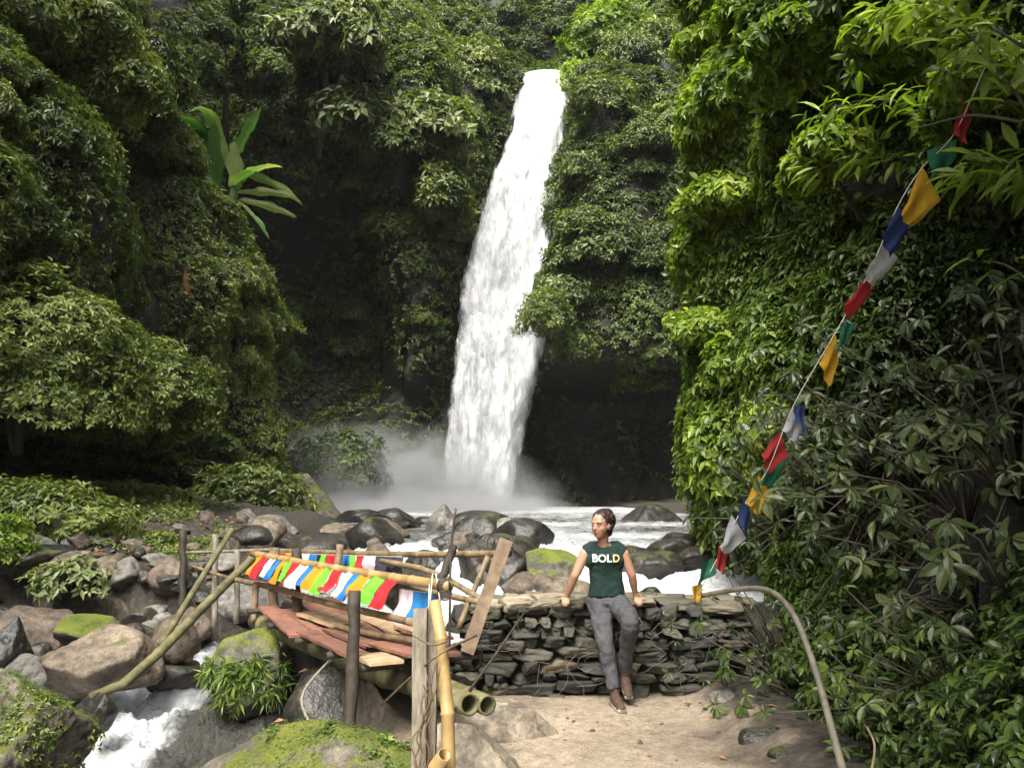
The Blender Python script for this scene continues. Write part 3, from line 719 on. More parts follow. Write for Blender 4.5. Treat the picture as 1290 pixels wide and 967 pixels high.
# dead leaves on the ground
lb = LB(); n = 5200; px = r_.uniform(-9, 2, n); py_ = r_.uniform(4.8, 16, n); e, zw, sd_ = stream_at(px, py_)
k = (e > .15) & ((px < -1.6) | (r_.uniform(size=n) < .05)); P = np.stack([px, py_, ground_z(px, py_)+.012], 1)[k]; n = len(P)
N_ = unit(np.array((0, 0, 1))+.35*r_.normal(size=(n, 3))); L = r_.uniform(.04, .11, n)
lb.add(leaves(P, r_.normal(size=(n, 3))*np.array((1, 1, .1)), N_, L, L*.5, r_.uniform(0, 1, n)))
tag(lb.build('leaf_litter', M['leaf_litter']), 'fallen brown leaves scattered over the bank and path', 'leaf litter', kind='stuff')

# ------------------------------------------------------------------ shrubs and trees
def bush_geo(rad, n, k, L, seed, asp=.5, big=False, droop=.4, lump=.28, low=-.35, spread=(45, 100), tv=.16):
    r = np.random.default_rng(seed); v = unit(r.normal(size=(n, 3))); v = v[v[:, 2] > low]
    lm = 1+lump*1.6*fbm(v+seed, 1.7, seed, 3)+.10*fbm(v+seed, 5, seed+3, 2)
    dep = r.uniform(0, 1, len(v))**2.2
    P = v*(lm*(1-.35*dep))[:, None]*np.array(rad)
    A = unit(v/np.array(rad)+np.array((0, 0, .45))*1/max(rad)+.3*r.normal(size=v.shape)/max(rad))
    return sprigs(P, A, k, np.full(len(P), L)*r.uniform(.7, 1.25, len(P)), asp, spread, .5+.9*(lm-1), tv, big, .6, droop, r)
def bush(name, label, loc, rad, n, k, L, mat, seed, cat='bush', group=None, stems=True, **kw):
    root = empty(name, loc); tag(root, label, cat, group)
    lb = LB(); lb.add(bush_geo(rad, n, k, L, seed, **kw)); lb.build('foliage', M[mat], root)
    if stems:
        r = random.Random(seed); mb = MB()
        for i in range(5):
            e = Vector((r.uniform(-.6, .6)*rad[0], r.uniform(-.6, .6)*rad[1], r.uniform(.2, .6)*rad[2]))
            mb.tube([(e.x*.1, e.y*.1, -rad[2]*.6), (e.x*.5, e.y*.5, -.1*rad[2]), e[:]], [max(rad)*.03, max(rad)*.02, max(rad)*.008], 6)
        mb.build('stem', M['bark'], root, True)
    return root
def copy_tree(o, parent=None):
    c = o.copy(); C.objects.link(c); c.parent = parent
    for ch in list(o.children): copy_tree(ch, c)
    return c
# individually recognisable masses: (name,label,px,py,Y,(rx,ry,rz),n,k,L,mat,cat)
def at_t(px, py, Yb): return tuple(at(px, py, Yb))
BU = [
 ('broadleaf_bush', 'large light green bush bulging from the left bank at the left edge', 30, 490, 14.0, (2.0, 1.6, 1.9), 8000, 6, .115, 'leaf_left'),
 ('broadleaf_bush', 'rounded sunlit bush on the left bank above the dark hollow', 150, 515, 15.5, (1.9, 1.5, 1.25), 6500, 6, .115, 'leaf_left'),
 ('broadleaf_bush', 'bright yellow green bush high on the left slope at the left edge', 15, 395, 15.5, (1.5, 1.3, 1.0), 4500, 6, .115, 'leaf_left'),
 ('broadleaf_bush', 'low leafy bush in front of the debris bank at the far left', 40, 655, 12.5, (1.5, .8, .55), 1500, 5, .12, 'leaf_left'),
 ('creeper_bush', 'small vivid green plant at the far left edge beside the rubble', -4, 690, 10.5, (.35, .35, .40), 450, 5, .09, 'leaf_bright'),
 ('broadleaf_bush', 'small big leafed plant among the boulders on the left bank', 90, 735, 10.4, (.42, .35, .28), 170, 5, .13, 'leaf_pale'),
 ('broadleaf_bush', 'fresh green bush on the rock tongue left of the mist', 305, 630, 21, (1.5, 1.0, .85), 1300, 5, .17, 'leaf_left'),
 ('broadleaf_bush', 'low bush at the mouth of the dark hollow on the left', 195, 643, 16, (.8, .6, .4), 500, 5, .14, 'leaf_left'),
 ('broadleaf_bush', 'tuft of bushes to the right of the waterfall lip', 772, 60, 44, (3.2, 2, 3.0), 1700, 5, .34, 'leaf_bright'),
 ('broadleaf_bush', 'yellow green shrub overhanging the top right side of the waterfall', 728, 115, 42, (1.6, 1.2, 1.6), 900, 5, .26, 'leaf_bright'),
 ('broadleaf_bush', 'dense shrub above the waterfall on the left of its lip', 560, 110, 43, (3.5, 2, 2.2), 1800, 5, .32, 'leaf_far'),
 ('broadleaf_bush', 'dark bush clinging beside the upper right edge of the fall', 756, 135, 37.4, (1.7, 1.3, 1.5), 1100, 5, .22, 'leaf_left'),
 ('broadleaf_bush', 'dark creeping bush between the hollow and the rock tongue', 255, 655, 17.5, (1.2, .7, .35), 900, 5, .12, 'leaf_left'),
 ('broadleaf_bush', 'small green bush on the rubble beside the rail posts', 195, 690, 12.8, (.5, .4, .22), 300, 5, .09, 'leaf_left'),
 ('broadleaf_bush', 'pale large leafed shrub hanging over the dark recess left of the falls', 530, 165, 37.5, (2.6, 1.6, 1.6), 800, 5, .50, 'leaf_pale'),
 ('broadleaf_bush', 'pale leafed shrub drooping below the tree at the upper centre left', 440, 150, 36.0, (1.5, 1.2, 1.4), 420, 5, .46, 'leaf_pale'),
 ('broadleaf_bush', 'dark glossy bush beside the middle of the waterfall on its left', 560, 250, 38, (1.2, 1.2, 1.8), 700, 5, .34, 'leaf_left'),
 ('broadleaf_bush', 'olive bush at the foot of the left recess above the mist', 425, 590, 34, (2.0, 1.4, 1.6), 900, 5, .26, 'leaf_far'),
 ('broadleaf_bush', 'rounded bush capping the overhang right of the waterfall', 690, 405, 35.0, (1.3, 1.2, 1.3), 1300, 5, .18, 'leaf_left'),
 ]
for i, (nm, lab, px, py, Yb, rad, n, k, L, mt) in enumerate(BU):
    bush(nm, lab, at_t(px, py, Yb), rad, n, k, L, mt, 300+i)

def branch_tree(name, label, base, height, crown_c, crown_r, n_limbs, n, k, L, mat, seed, cat='tree', trunk_r=.18, asp=.45, droop=.5, big=False, clumps=14, group=None, spread=(50, 105)):
    """trunk with limbs to separate leaf clumps: gaps show between them"""
    root = empty(name, base); tag(root, label, cat, group); r = np.random.default_rng(seed)
    base = np.asarray(base, float); cc = np.asarray(crown_c, float)-base; mb = MB(); lb = LB(); limbs = MB()
    top = cc+np.array((0, 0, crown_r[2]*.2)); mid = top*.5+np.array((r.uniform(-.3, .3), r.uniform(-.3, .3), 0))
    mb.tube([(0, 0, -.4), mid, top], [trunk_r, trunk_r*.7, trunk_r*.35], 9)
    for c in range(clumps):
        v = unit(r.normal(size=3)); v[2] = abs(v[2])*.9-.25; p = cc+v*np.array(crown_r)*r.uniform(.45, 1.0)
        st = mid+(top-mid)*r.uniform(.1, 1); limbs.tube([st, (st+p)/2+np.array((0, 0, .08*height)), p], [trunk_r*.3, trunk_r*.16, trunk_r*.06], 5)
        rr = np.array(crown_r)*r.uniform(.22, .42)*np.array((1, 1, .65))
        V, F, T = bush_geo(rr, n//clumps, k, L, seed*31+c, asp, big, droop, .3, -.6, spread)
        lb.add((V+p, F, T+r.uniform(-.15, .15)))
    tr = mb.build('trunk', M['bark'], root, True); limbs.build('limb', M['bark'], root, True); lb.build('crown', M[mat], root); return root
def above(fn, kind, px, py, Yb): return at(px, py, Yb)
branch_tree('broadleaf_tree', 'bright green tree with pale whorled leaves at the top left of centre', at(400, 190, 37), 6, at(415, 55, 35), (2.6, 2.0, 2.6), 8, 2600, 6, .42, 'leaf_pale', 401, clumps=16)
branch_tree('broadleaf_tree', 'shadowy tree hanging over the upper left corner', at(20, 260, 19), 6, at(60, 90, 17.5), (2.3, 2.2, 2.6), 8, 8500, 5, .18, 'leaf_left', 402, clumps=18)
branch_tree('broadleaf_tree', 'tall leafy tree with a straight right edge at the upper left', at(170, 330, 22), 6, at(165, 120, 21), (1.5, 1.8, 3.6), 8, 8500, 5, .18, 'leaf_left', 403, clumps=20)
branch_tree('broadleaf_tree', 'hazy olive tree behind the banana plant at the top', at(285, 170, 36), 6, at(290, 90, 34), (2.6, 2.0, 2.6), 8, 3200, 5, .30, 'leaf_far', 404, clumps=14)
branch_tree('broadleaf_tree', 'hazy grey green tree on the ridge above the falls left of the lip', at(600, 70, 52), 6, at(590, 20, 50), (3.6, 2.4, 2.6), 8, 2600, 5, .36, 'leaf_far', 405, clumps=14)
branch_tree('broadleaf_tree', 'dim misty tree on the skyline directly over the lip', at(690, 75, 53), 6, at(690, 30, 51), (2.6, 2.4, 2.2), 8, 2000, 5, .36, 'leaf_far', 406, clumps=12)
branch_tree('maple_like_tree', 'bright leafy tree just below the topmost one on the right bank', at(990, 330, 11.4), 5, at(965, 180, 10.6), (.6, .7, .55), 8, 2800, 5, .135, 'leaf_bright', 415, trunk_r=.05, clumps=14, asp=.62)
# unseen tree added beside the camera so its crown shades the near right side
branch_tree('broadleaf_tree', 'unseen overhanging tree added to shade the near right bank', (3.6, 0.6, 1.2), 7, (2.1, .3, 7.0), (2.1, 2.2, 1.2), 8, 12000, 5, .24, 'leaf_right', 420, trunk_r=.16, clumps=34)

# bright small-leafed trees leaning out of the right bank
branch_tree('maple_like_tree', 'sunlit yellow green tree leaning out of the right bank at the top', at(980, 330, 11.6), 5, at(935, 60, 10.8), (.75, .9, .75), 8, 4600, 5, .135, 'leaf_bright', 411, trunk_r=.07, clumps=20, asp=.62)
branch_tree('maple_like_tree', 'bright green tree hanging over the middle of the right bank', at(960, 470, 11.4), 5, at(910, 330, 11.0), (.62, .8, .85), 8, 3200, 5, .125, 'leaf_bright', 412, trunk_r=.06, clumps=16, asp=.62)
branch_tree('maple_like_tree', 'light green shrubby tree low on the right bank behind the flags', at(930, 680, 10.2), 5, at(905, 560, 10.6), (.55, .6, 1.0), 8, 2800, 5, .12, 'leaf_bright', 413, trunk_r=.05, clumps=16, asp=.5)
branch_tree('maple_like_tree', 'yellow green tree reaching over the flags near the top right', at(1120, 330, 8.6), 5, at(1060, 110, 8.4), (.95, .9, .95), 8, 3000, 5, .13, 'leaf_bright', 414, trunk_r=.05, clumps=18, asp=.45)

# repeated bushes scattered over the slopes
def scatter(fn, kind, protos, n, ra, rb, seed, ok, smin, smax, labs):
    r = np.random.default_rng(seed); done = 0; tries = 0
    while done < n and tries < 6000:
        tries += 1; a, b = r.uniform(*ra), r.uniform(*rb); v = float(fn(np.array([a]), np.array([b]))[0])
        p_ = np.array((a, v, b)) if kind == 'y' else np.array((v, a, b))
        if not inview(p_[None], 40)[0] or not ok(p_) or r.uniform() > d_cur(p_[None])[0]: continue
        src, used, lab, grp = protos[int(r.integers(len(protos)))]
        if used[0]: o = copy_tree(src)
        else: o = src; used[0] = True
        qx, qy, _ = proj(p_[None]); hgt = 'high up' if qy[0] < 200 else ('halfway up' if qy[0] < 420 else 'low down')
        if kind == 'y': sd_ = 'above the lip of the falls' if (qy[0] < 95) and 480 < qx[0] < 780 else ('left of the falls' if qx[0] < 600 else 'right of the falls')
        elif qx[0] < 640: sd_ = 'near the left edge' if qx[0] < 130 else 'towards the banana plant side'
        else: sd_ = 'behind the flag string' if qx[0] > 950 else 'beside the rock right of the falls'
        o['label'] = lab+', '+hgt+' '+sd_; o['group'] = grp+' '+hgt+' '+sd_
        s = r.uniform(smin, smax); o.location = p_; o.scale = (s, s, s*r.uniform(.8, 1.3)); o.rotation_euler = (0, 0, r.uniform(0, 6.28)); done += 1
def proto_set(labels, mats, rad, n, k, L, seed, grp):
    out = []
    for i, (lab, mt) in enumerate(zip(labels, mats)):
        o = bush('slope_bush', lab, (0, 0, -50), rad, n, k, L, mt, seed+i, group=grp[i]); out.append((o, [False], lab, grp[i]))
    return out
def dnz(f, kind):
    def g(P):
        N = np.zeros_like(P); N[:, 2] = .2; return np.clip(f(P, N, np.full(len(P), .1)), 0, 1)
    return g
PB = proto_set(['dark green rock face bush', 'olive rock face bush', 'lighter green rock face bush'],
               ['leaf_far', 'leaf_far', 'leaf_left'], (1.25, 1.0, .9), 950, 5, .20, 500, ['dark bushes on the back rock face', 'olive bushes on the back rock face', 'lighter bushes on the back rock face'])
d_cur = dnz(d_back, 'y')
scatter(back_f, 'y', PB, 85, (-17, 13), (7, 36), 21, lambda p: abs(p[0]-fall_x(p[2])) > 2.6 or p[2] > 27.5, .6, 1.5, None)
PL = proto_set(['mid green left bank bush', 'dull green left bank bush', 'dense olive left bank bush'],
               ['leaf_left', 'leaf_far', 'leaf_left'], (.75, .6, .5), 1250, 5, .105, 520, ['mid green bushes on the left bank', 'dull green bushes on the left bank', 'olive bushes on the left bank'])
d_cur = dnz(d_left, 'x')
scatter(left_f, 'x', PL, 75, (11, 32), (2.5, 22), 22, lambda p: True, .6, 1.5, None)
PR = proto_set(['light green right bank bush', 'mid green right bank bush'],
               ['leaf_bright', 'leaf_right'], (.42, .40, .36), 420, 5, .115, 540, ['light green bushes on the right bank', 'mid green bushes on the right bank'])
d_cur = dnz(d_right, 'x')
scatter(right_f, 'x', PR, 55, (6.5, 13.5), (.6, 9), 23, lambda p: True, .6, 1.3, None)

# banana plant on the ledge
def big_leaf(base, tipdir, L, W, bend, seed, side=None, fold=.25):
    r = np.random.default_rng(seed); n = 16; m_ = 7
    d = unit(np.asarray(tipdir, float)); dn = np.array((0, 0, -1.)); pts = [np.asarray(base, float)]; dirs = []
    for i in range(n):
        dd = unit(d+dn*bend*(i/n)**1.5); dirs.append(dd); pts.append(pts[-1]+dd*L/n)
    dirs.append(dirs[-1]); V = []; sdv = side
    for i in range(n+1):
        s = i/n; wd = W*.5*max(0.0, math.sin(PI*min(1, (s*.97+.03)))**.55)*(1-.38*abs(math.sin(i*2.7+seed))) if i not in (0, n) else W*.02
        sd_ = unit(np.cross(dirs[i], (0, 0, 1)) if sdv is None else np.asarray(sdv)-dirs[i]*np.dot(dirs[i], sdv)); up = np.cross(sd_, dirs[i])
        for j in range(m_):
            t = (j/(m_-1))*2-1; V.append(pts[i]+sd_*wd*t+up*(abs(t)*wd*fold*1.2-.02*W)+up*W*.03*math.sin(i*2.3+j*3)*abs(t)+.015*W*r.normal(size=3)*abs(t))
    idx = np.arange((n+1)*m_).reshape(n+1, m_); F = np.stack([idx[:-1, :-1], idx[1:, :-1], idx[1:, 1:], idx[:-1, 1:]], -1).reshape(-1, 4)
    return np.array(V), F
bY = 27.0; b0 = at(292, 262, bY)
ban = empty('banana_plant', tuple(b0)); tag(ban, 'banana plant with huge ribbed leaves on the ledge at the upper left', 'banana plant')
mb = MB(); mb.tube([(0, 0, -.8), (.05, 0, .8), (.0, 0, 2.3)], [.17, .14, .07], 10); mb.build('stem', M['leaf_banana'], ban, True)
BL = [((280, 215), (232, 122), 1.0, .48, 2.4, .3), ((285, 200), (262, 122), 1.0, .45, 1.4, .6), ((290, 200), (322, 147), 1.9, .42, .2, .4), ((272, 240), (268, 172), 2.0, .62, .25, .1), ((298, 240), (296, 190), 1.6, .60, .3, .8),
      ((300, 210), (368, 240), 2.0, .45, .8, .75), ((300, 240), (355, 248), 1.6, .38, .4, .9), ((302, 250), (358, 272), 1.6, .38, .35, .85), ((280, 235), (212, 225), 2.1, .5, 1.2, .3), ((290, 235), (312, 222), 1.3, .5, .5, .5),
      ((282, 215), (240, 118), 1.6, .40, 2.6, .25), ((285, 225), (222, 150), 1.6, .38, 2.2, .45), ((296, 225), (345, 205), 1.6, .36, 1.0, .85), ((290, 245), (250, 262), 1.3, .34, .8, .3), ((298, 250), (330, 290), 1.3, .32, .6, .6)]
for i, (a, b, L, W, bend, tn) in enumerate(BL):
    pa = at(a[0], a[1], bY)-b0; pb = at(b[0], b[1], bY-.7)-b0; d = pb-pa; LL = np.linalg.norm(d)*1.15
    V, F = big_leaf(pa*.9, d+np.array((0, 0, .3+.3*bend*(i < 2))), LL*1.1, W*(1.35 if i not in (5, 6, 7) else .95), bend*(.7 if i > 1 else 1.1), i, side=(1, -.35, .2) if i in (0, 1, 2, 3, 4, 8, 10) else ((.1, -.55, .8) if i in (5, 6, 7) else None))
    mesh_np('leaf', V, F, M['leaf_banana'], True, {'tint': np.full(len(V), tn)}, ban)
# low plants over the rubble of the left bank
r_ = np.random.default_rng(77); n = 19000; gx_, gy_ = r_.uniform(-11.5, -2.2, n), r_.uniform(7.5, 21, n); e, zw, s_ = stream_at(gx_, gy_); P = np.stack([gx_, gy_, ground_z(gx_, gy_)+.03], 1)
k = (e > .7) & (fbm(P, .55, 301, 3) > .2-.02*(gy_-10)) & inview(P, 420); P = P[k]; lb = LB(); lb.add(sprigs(P, unit(np.array((0, -.2, 1))+.3*r_.normal(size=P.shape)), 5, np.interp(P[:, 1], [8, 20], [.055, .10])*r_.uniform(.6, 1.3, len(P)), .5, (45, 100), .5, .16, False, .8, .3, r_))
tag(lb.build('ground_plants', M['leaf_left']), 'low leafy plants spreading over the rubble of the left bank', 'ground cover', kind='stuff')
# orange dead tree fern stump on the left slope
mb = MB(); c0 = at(234, 352, 21.5)
mb.tube([(0, 0, -.6), (.05, .0, -.2), (-.01, 0, .05), (.05, 0, .22), (-.03, 0, .42), (.04, 0, .55)], [.10, .12, .075, .10, .06, .02], 9); so = mb.build('tree_stump', simple('orange_rotten_wood', (.22, .10, .045), .8, .7, 9, .9), None, True); so.location = c0
tag(so, 'broken orange brown stump poking out of the left slope', 'stump')

# ------------------------------------------------------------------ near right plants: large leafed whorls, bamboo-like sprays
def whorl_plant(label, px, py, Yb, n, L, mat, seed, spreadr=.35, k=6, grp=None, cat='large leafed shrub', name='large_leafed_shrub', asp=.42, tint=.5):
    """stems from the bank, each ending in a whorl of long leaves"""
    p0 = at(px, py, Yb); root = empty(name, tuple(p0)); tag(root, label, cat, grp); r = np.random.default_rng(seed); mb = MB()
    o = np.array((.45, .25, -.35)); tips = []
    for i in range(n):
        v = r.normal(size=3)*np.array((spreadr, spreadr*.8, spreadr)); tips.append(v); mb.tube([o, (o+v)/2+np.array((0, 0, .12)), v], [.010, .007, .004], 5)
    tips = np.array(tips); A = unit(np.array((-.55, -.5, .75))+.35*r.normal(size=tips.shape)); lb = LB()
    lb.add(sprigs(tips, A, k, np.full(n, L)*r.uniform(.7, 1.2, n), asp, (60, 105), tint, .12, True, .1, .45, r))
    lb.build('foliage', M[mat], root); mb.build('stem', M['bark'], root, True); return root
WP = [(1150, 600, 5.0, 9, .14), (1215, 560, 4.6, 7, .12), (1060, 560, 6.2, 14, .11), (1110, 480, 6.3, 14, .11), (1190, 480, 5.6, 10, .11), (1000, 600, 6.9, 14, .11), (1010, 520, 7.4, 14, .11),
      (1195, 680, 4.2, 2, .15), (1140, 870, 4.6, 9, .085), (1180, 800, 4.6, 6, .085), (975, 880, 6.2, 10, .08), (1085, 920, 4.9, 10, .08), (1260, 430, 5.0, 8, .12), (1040, 640, 6.3, 8, .10), (950, 640, 7.6, 14, .10), (1160, 700, 4.9, 6, .10), (930, 800, 7.1, 8, .075), (955, 850, 6.7, 9, .075), (925, 845, 6.9, 5, .06)]
WL = ['large leafed shrub with drooping whorls in the shade of the right bank', 'topmost whorls of broad leaves near the right edge below the flags', 'glossy leafed shrub beside the red and yellow flags', 'glossy shrub level with the upper yellow flag', 'dim shrub of long leaves right of the flag line',
      'shrub of narrow leaves just above the lower yellow flag', 'shrub of narrow leaves behind the white and blue flag', 'single low whorl of five broad leaves against black shade', 'low seedling plant at the bottom right near the pipe', 'thin plant with small whorls over the dark rock',
      'fresh green plant at the edge of the path under the pipe rail', 'low leafy plant at the foot of the pipe rail', 'dark leafed shrub against the right edge at mid height', 'shrub above the dark wet rock on the right', 'leafy shrub right behind the lowest flags', 'thin drooping shrub beside the dark rock face', 'small leafy plant at the right end of the stone wall', 'leafy clump between the wall end and the pipe rail', 'seedling at the foot of the right end of the wall']
for i, (px, py, Yb, n, L) in enumerate(WP):
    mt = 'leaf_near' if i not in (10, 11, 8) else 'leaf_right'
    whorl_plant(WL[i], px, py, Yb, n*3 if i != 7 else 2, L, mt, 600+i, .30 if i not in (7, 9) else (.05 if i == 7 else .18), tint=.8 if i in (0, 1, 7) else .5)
def spray(label, a, b, Ya, Yb, n, L, mat, seed, asp=.2, tint=.6, grp=None):
    """arching cane with long narrow leaves along it"""
    pa, pb = at(*a, Ya), at(*b, Yb); root = empty('bamboo_spray', tuple(pa)); tag(root, label, 'bamboo branch', grp); r = np.random.default_rng(seed)
    d = pb-pa; L_ = np.linalg.norm(d); t = np.linspace(0, 1, 12)[:, None]; pts = d*t+np.array((0, 0, 1))*(.16*L_)*(4*t*(1-t)); mb = MB(); mb.tube(pts, np.linspace(.009, .002, 12), 5); mb.build('cane', M['bark'], root, True)
    s = r.uniform(.12, 1, n)[:, None]; P = d*s+np.array((0, 0, 1))*(.16*L_)*(4*s*(1-s))+r.normal(size=(n, 3))*.05; D = unit(unit(d)*.9+r.normal(size=(n, 3))*.55+np.array((0, 0, -.35)))
    N_ = unit(np.array((-.2, -.5, 1))+.35*r.normal(size=(n, 3))); LL = L*r.uniform(.6, 1.25, n); lb = LB(); lb.add(leaves(P, D, N_, LL, LL*asp, tint+.16*r.normal(size=n), True)); lb.build('foliage', M[mat], root)
SPR = [((1290, 60), (1080, 30), 4.2, 4.9, 'arching bamboo branch with bright leaves across the top right corner'), ((1300, 150), (1160, 20), 3.9, 4.3, 'upper bamboo branch with glowing leaves in the top right corner'),
       ((1250, 180), (1020, 150), 5.2, 6.2, 'bamboo branch pointing left below the top right corner'), ((1320, 225), (1215, 222), 4.0, 4.4, 'bamboo branch with pale long leaves right of the big yellow flag'),
       ((1180, 100), (960, 60), 6.5, 7.5, 'bamboo branch among the yellow green trees at the top'), ((1210, 230), (1010, 220), 6.0, 6.8, 'bamboo branch with narrow leaves left of the big yellow flag'),
       ((1310, 370), (1240, 330), 3.9, 4.1, 'short bamboo spray with three bright leaves at the right edge')]
for i, (a, b, Ya, Yb, lab) in enumerate(SPR): spray(lab, a, b, Ya, Yb, 90 if i < 6 else 7, .19, 'leaf_bright', 700+i, .27, tint=.5 if i in (2, 4, 5) else .66)
for i, (cx, cy, Yc, rr, n_, lab) in enumerate(((1010, 70, 7.2, .62, 1500, 'broad leaved yellow green bough hanging at the top right of the bank'), (1130, 60, 5.9, .52, 1300, 'bright broad leaved bough above the flag line'), (1240, 110, 5.0, .42, 900, 'bright bough at the right edge over the topmost flags'), (1040, 200, 6.9, .45, 1000, 'sunlit bough left of the big yellow flag'), (905, 255, 9.6, .5, 1100, 'sunlit bough jutting towards the waterfall rock'), (880, 420, 10.2, .45, 1000, 'light green bough jutting out halfway down the bank'))):
    c_ = at(cx, cy, Yc); branch_tree('overhanging_bough', lab, c_+np.array((.9, .6, -.5)), 3, c_, (rr, rr, rr*.7), 6, n_, 6, .125, 'leaf_bright', 450+i, 'overhanging branch', .03, .42, .55, True, 12)
# dark branch sweeping across the top right flags, and a thin one across the middle of the right bank
for lab, pts, rad in (('dark bare branch crossing the topmost red flag', [(1340, 165, 3.6), (1240, 146, 4.0), (1200, 150, 4.2), (1150, 163, 4.4)], .011), ('thin bare branch slanting across the right bank', [(1110, 235, 7), (1060, 262, 7.2), (990, 295, 7.6), (950, 300, 8)], .012)):
    mb = MB(); mb.tube(spline([at(*q) for q in pts], 5), np.linspace(rad, rad*.3, 5*(len(pts)-1)+1), 6); tag(mb.build('branch', M['bark'], None, True), lab, 'branch')
# ferns drooping from the mossy rock under the bridge and moss tufts on the foreground rocks
def tufts(name, label, cat, obj, n, L, mat, seed, asp=.16, k=5, zmin=.25, droop=.7, tint=.55, region=None, spread=(30, 95)):
    r = np.random.default_rng(seed); me = obj.data; co = np.empty(len(me.vertices)*3, np.float32); me.vertices.foreach_get('co', co); co = co.reshape(-1, 3)
    no = np.empty(len(me.vertices)*3, np.float32); me.vertices.foreach_get('normal', no); no = no.reshape(-1, 3)
    P = co+np.array(obj.location); k_ = no[:, 2] > zmin
    if region is not None: k_ &= region(P)
    ids = r.choice(np.nonzero(k_)[0], n); P = P[ids]+r.normal(size=(n, 3))*.015; lb = LB()
    lb.add(sprigs(P, unit(no[ids]+np.array((0, 0, .5))), k, L*r.uniform(.6, 1.3, n), asp, spread, tint, .16, False, .2, droop, r))
    o = lb.build(name, M[mat]); tag(o, label, cat, kind='stuff'); return o
objs = {o.get('label'): o for o in C.objects if o.name.startswith('boulder')}
fern_rock = objs['mossy rock with drooping ferns beneath the far end of the bridge']
tufts('fern', 'ferns drooping over the mossy rock under the bridge', 'fern', fern_rock, 150, .12, 'leaf_right', 801, .2, 5, -.5, .9, .6, lambda P: (P[:, 2] < fern_rock.location[2]+.12) & (P[:, 1] < fern_rock.location[1]))
tufts('moss', 'short bright moss and tiny plants on the long foreground rock', 'moss', fm, 4200, .011, 'leaf_bright', 802, .5, 5, .35, .2, .35, lambda P: fbm(P, 2.2, 91, 3) > .05)
tufts('ground_plants', 'small leafy plants growing on the long foreground rock', 'ground cover', fm, 230, .036, 'leaf_right', 803, .45, 5, .0, .3, .6, lambda P: fbm(P, 2.6, 95, 3) > .25)
tufts('moss', 'short moss on the corner boulder at the bottom left', 'moss', fr, 3200, .013, 'leaf_bright', 804, .5, 5, .3, .2, .3, lambda P: fbm(P, 2.0, 96, 3) > .0)
tufts('ground_plants', 'small leafy plants climbing the corner boulder', 'ground cover', fr, 200, .045, 'leaf_left', 805, .45, 5, -.4, .3, .6, lambda P: (P[:, 0] > fr.location[0]+.15) & (fbm(P, 2, 97, 2) > 0))
# ------------------------------------------------------------------ dry stone wall
wall = empty('stone_wall', (.8, 7.3, 0)); tag(wall, 'low drystone wall with a pale capping behind the sandy path', 'stone wall'); wl = np.array(wall.location)
rw = np.random.default_rng(44); mbw = MB(); x0w, x1w = -.42, 1.92; z = -.06; hrow = []
while z < .70:
    h = rw.uniform(.06, .13); x = x0w-rw.uniform(0, .2)
    while x < x1w:
        L = rw.uniform(.10, .36)*(1.2 if h > .09 else .9)
        P, F = rock_shape(int(rw.integers(1e6)), 4, 12, .12, 40., True); d = rw.uniform(.16, .24)
        R = Euler((rw.normal(0, .05), rw.normal(0, .06), rw.normal(0, .12))).to_matrix()
        V = (P*np.array((L*.53, d, h*.56))) @ np.array(R).T+np.array((x+L/2, 7.17+rw.uniform(-.035, .045), z+h/2+.012*math.sin(x*5)))
        mbw.add(V-wl, F, float(np.clip(rw.normal(.45, .2), 0, .9))); x += L*.97
    z += h*.92
mbw.build('stonework', M['wall_stone'], wall, True)
mbc = MB()
for row, (yy, zz) in enumerate(((7.14, .735), (7.40, .745), (7.62, .73))):
    x = x0w
    while x < x1w:
        L = rw.uniform(.16, .40); P, F = rock_shape(int(rw.integers(1e6)), 4, 10, .11, 36., True)
        R = Euler((rw.normal(0, .05), rw.normal(0, .07), rw.normal(0, .25))).to_matrix()
        V = (P*np.array((L*.55, rw.uniform(.13, .19), rw.uniform(.032, .058)))) @ np.array(R).T+np.array((x+L/2, yy+rw.uniform(-.04, .04), zz+.035*math.sin(x*2.4)*(1 if x < .2 else .4)))
        mbc.add(V-wl, F, float(np.clip(rw.normal(.86, .12), .5, 1))); x += L*.93
mbc.build('capping', M['wall_stone'], wall, True)
mbk = MB(); mbk.box(np.array(((x0w+x1w)/2, 7.42, .33))-wl, (x1w-x0w-.1, .45, .74), tint=0.0); mbk.build('core', M['wall_stone'], wall)
mbv = MB()
for i in range(26):
    x = rw.uniform(x0w, x1w); z = rw.uniform(.25, .74); n = 7; dx = rw.normal(0, .35); dz = -rw.uniform(.1, .5)
    pts = [(x+dx*t+.03*rw.normal(), 6.955-.02*rw.uniform()-.03*math.sin(PI*t), max(.02, z+dz*t+.02*rw.normal())) for t in np.linspace(0, 1, n)]
    mbv.tube(spline(np.array(pts), 3)-wl, rw.uniform(.0008, .0022), 4)
mbv.build('dry_roots', M['wood_grey'], wall, True)
# loose stones by the wall foot on the right
for i, (px, py, wd, hp, Yc, lab, mt) in enumerate(((912, 878, 36, 14, 6.55, 'flat grey stone at the right end of the wall foot', 'rock_grey'), (930, 872, 34, 12, 6.7, 'flat stone leaning on the right end of the wall', 'rock_grey'), (965, 930, 60, 26, 5.6, 'shaded edge stone beside the path on the right', 'rock_dark'), (990, 952, 44, 20, 5.2, 'dark stone at the lower right edge of the path', 'rock_dark'), (950, 898, 40, 18, 6.1, 'earthy stone half buried where the path meets the plants', 'rock_tan'))):
    boulder('stone', lab, px, py, wd, hp, Yc, mt, 800+i, None, 'stone', sub=3)

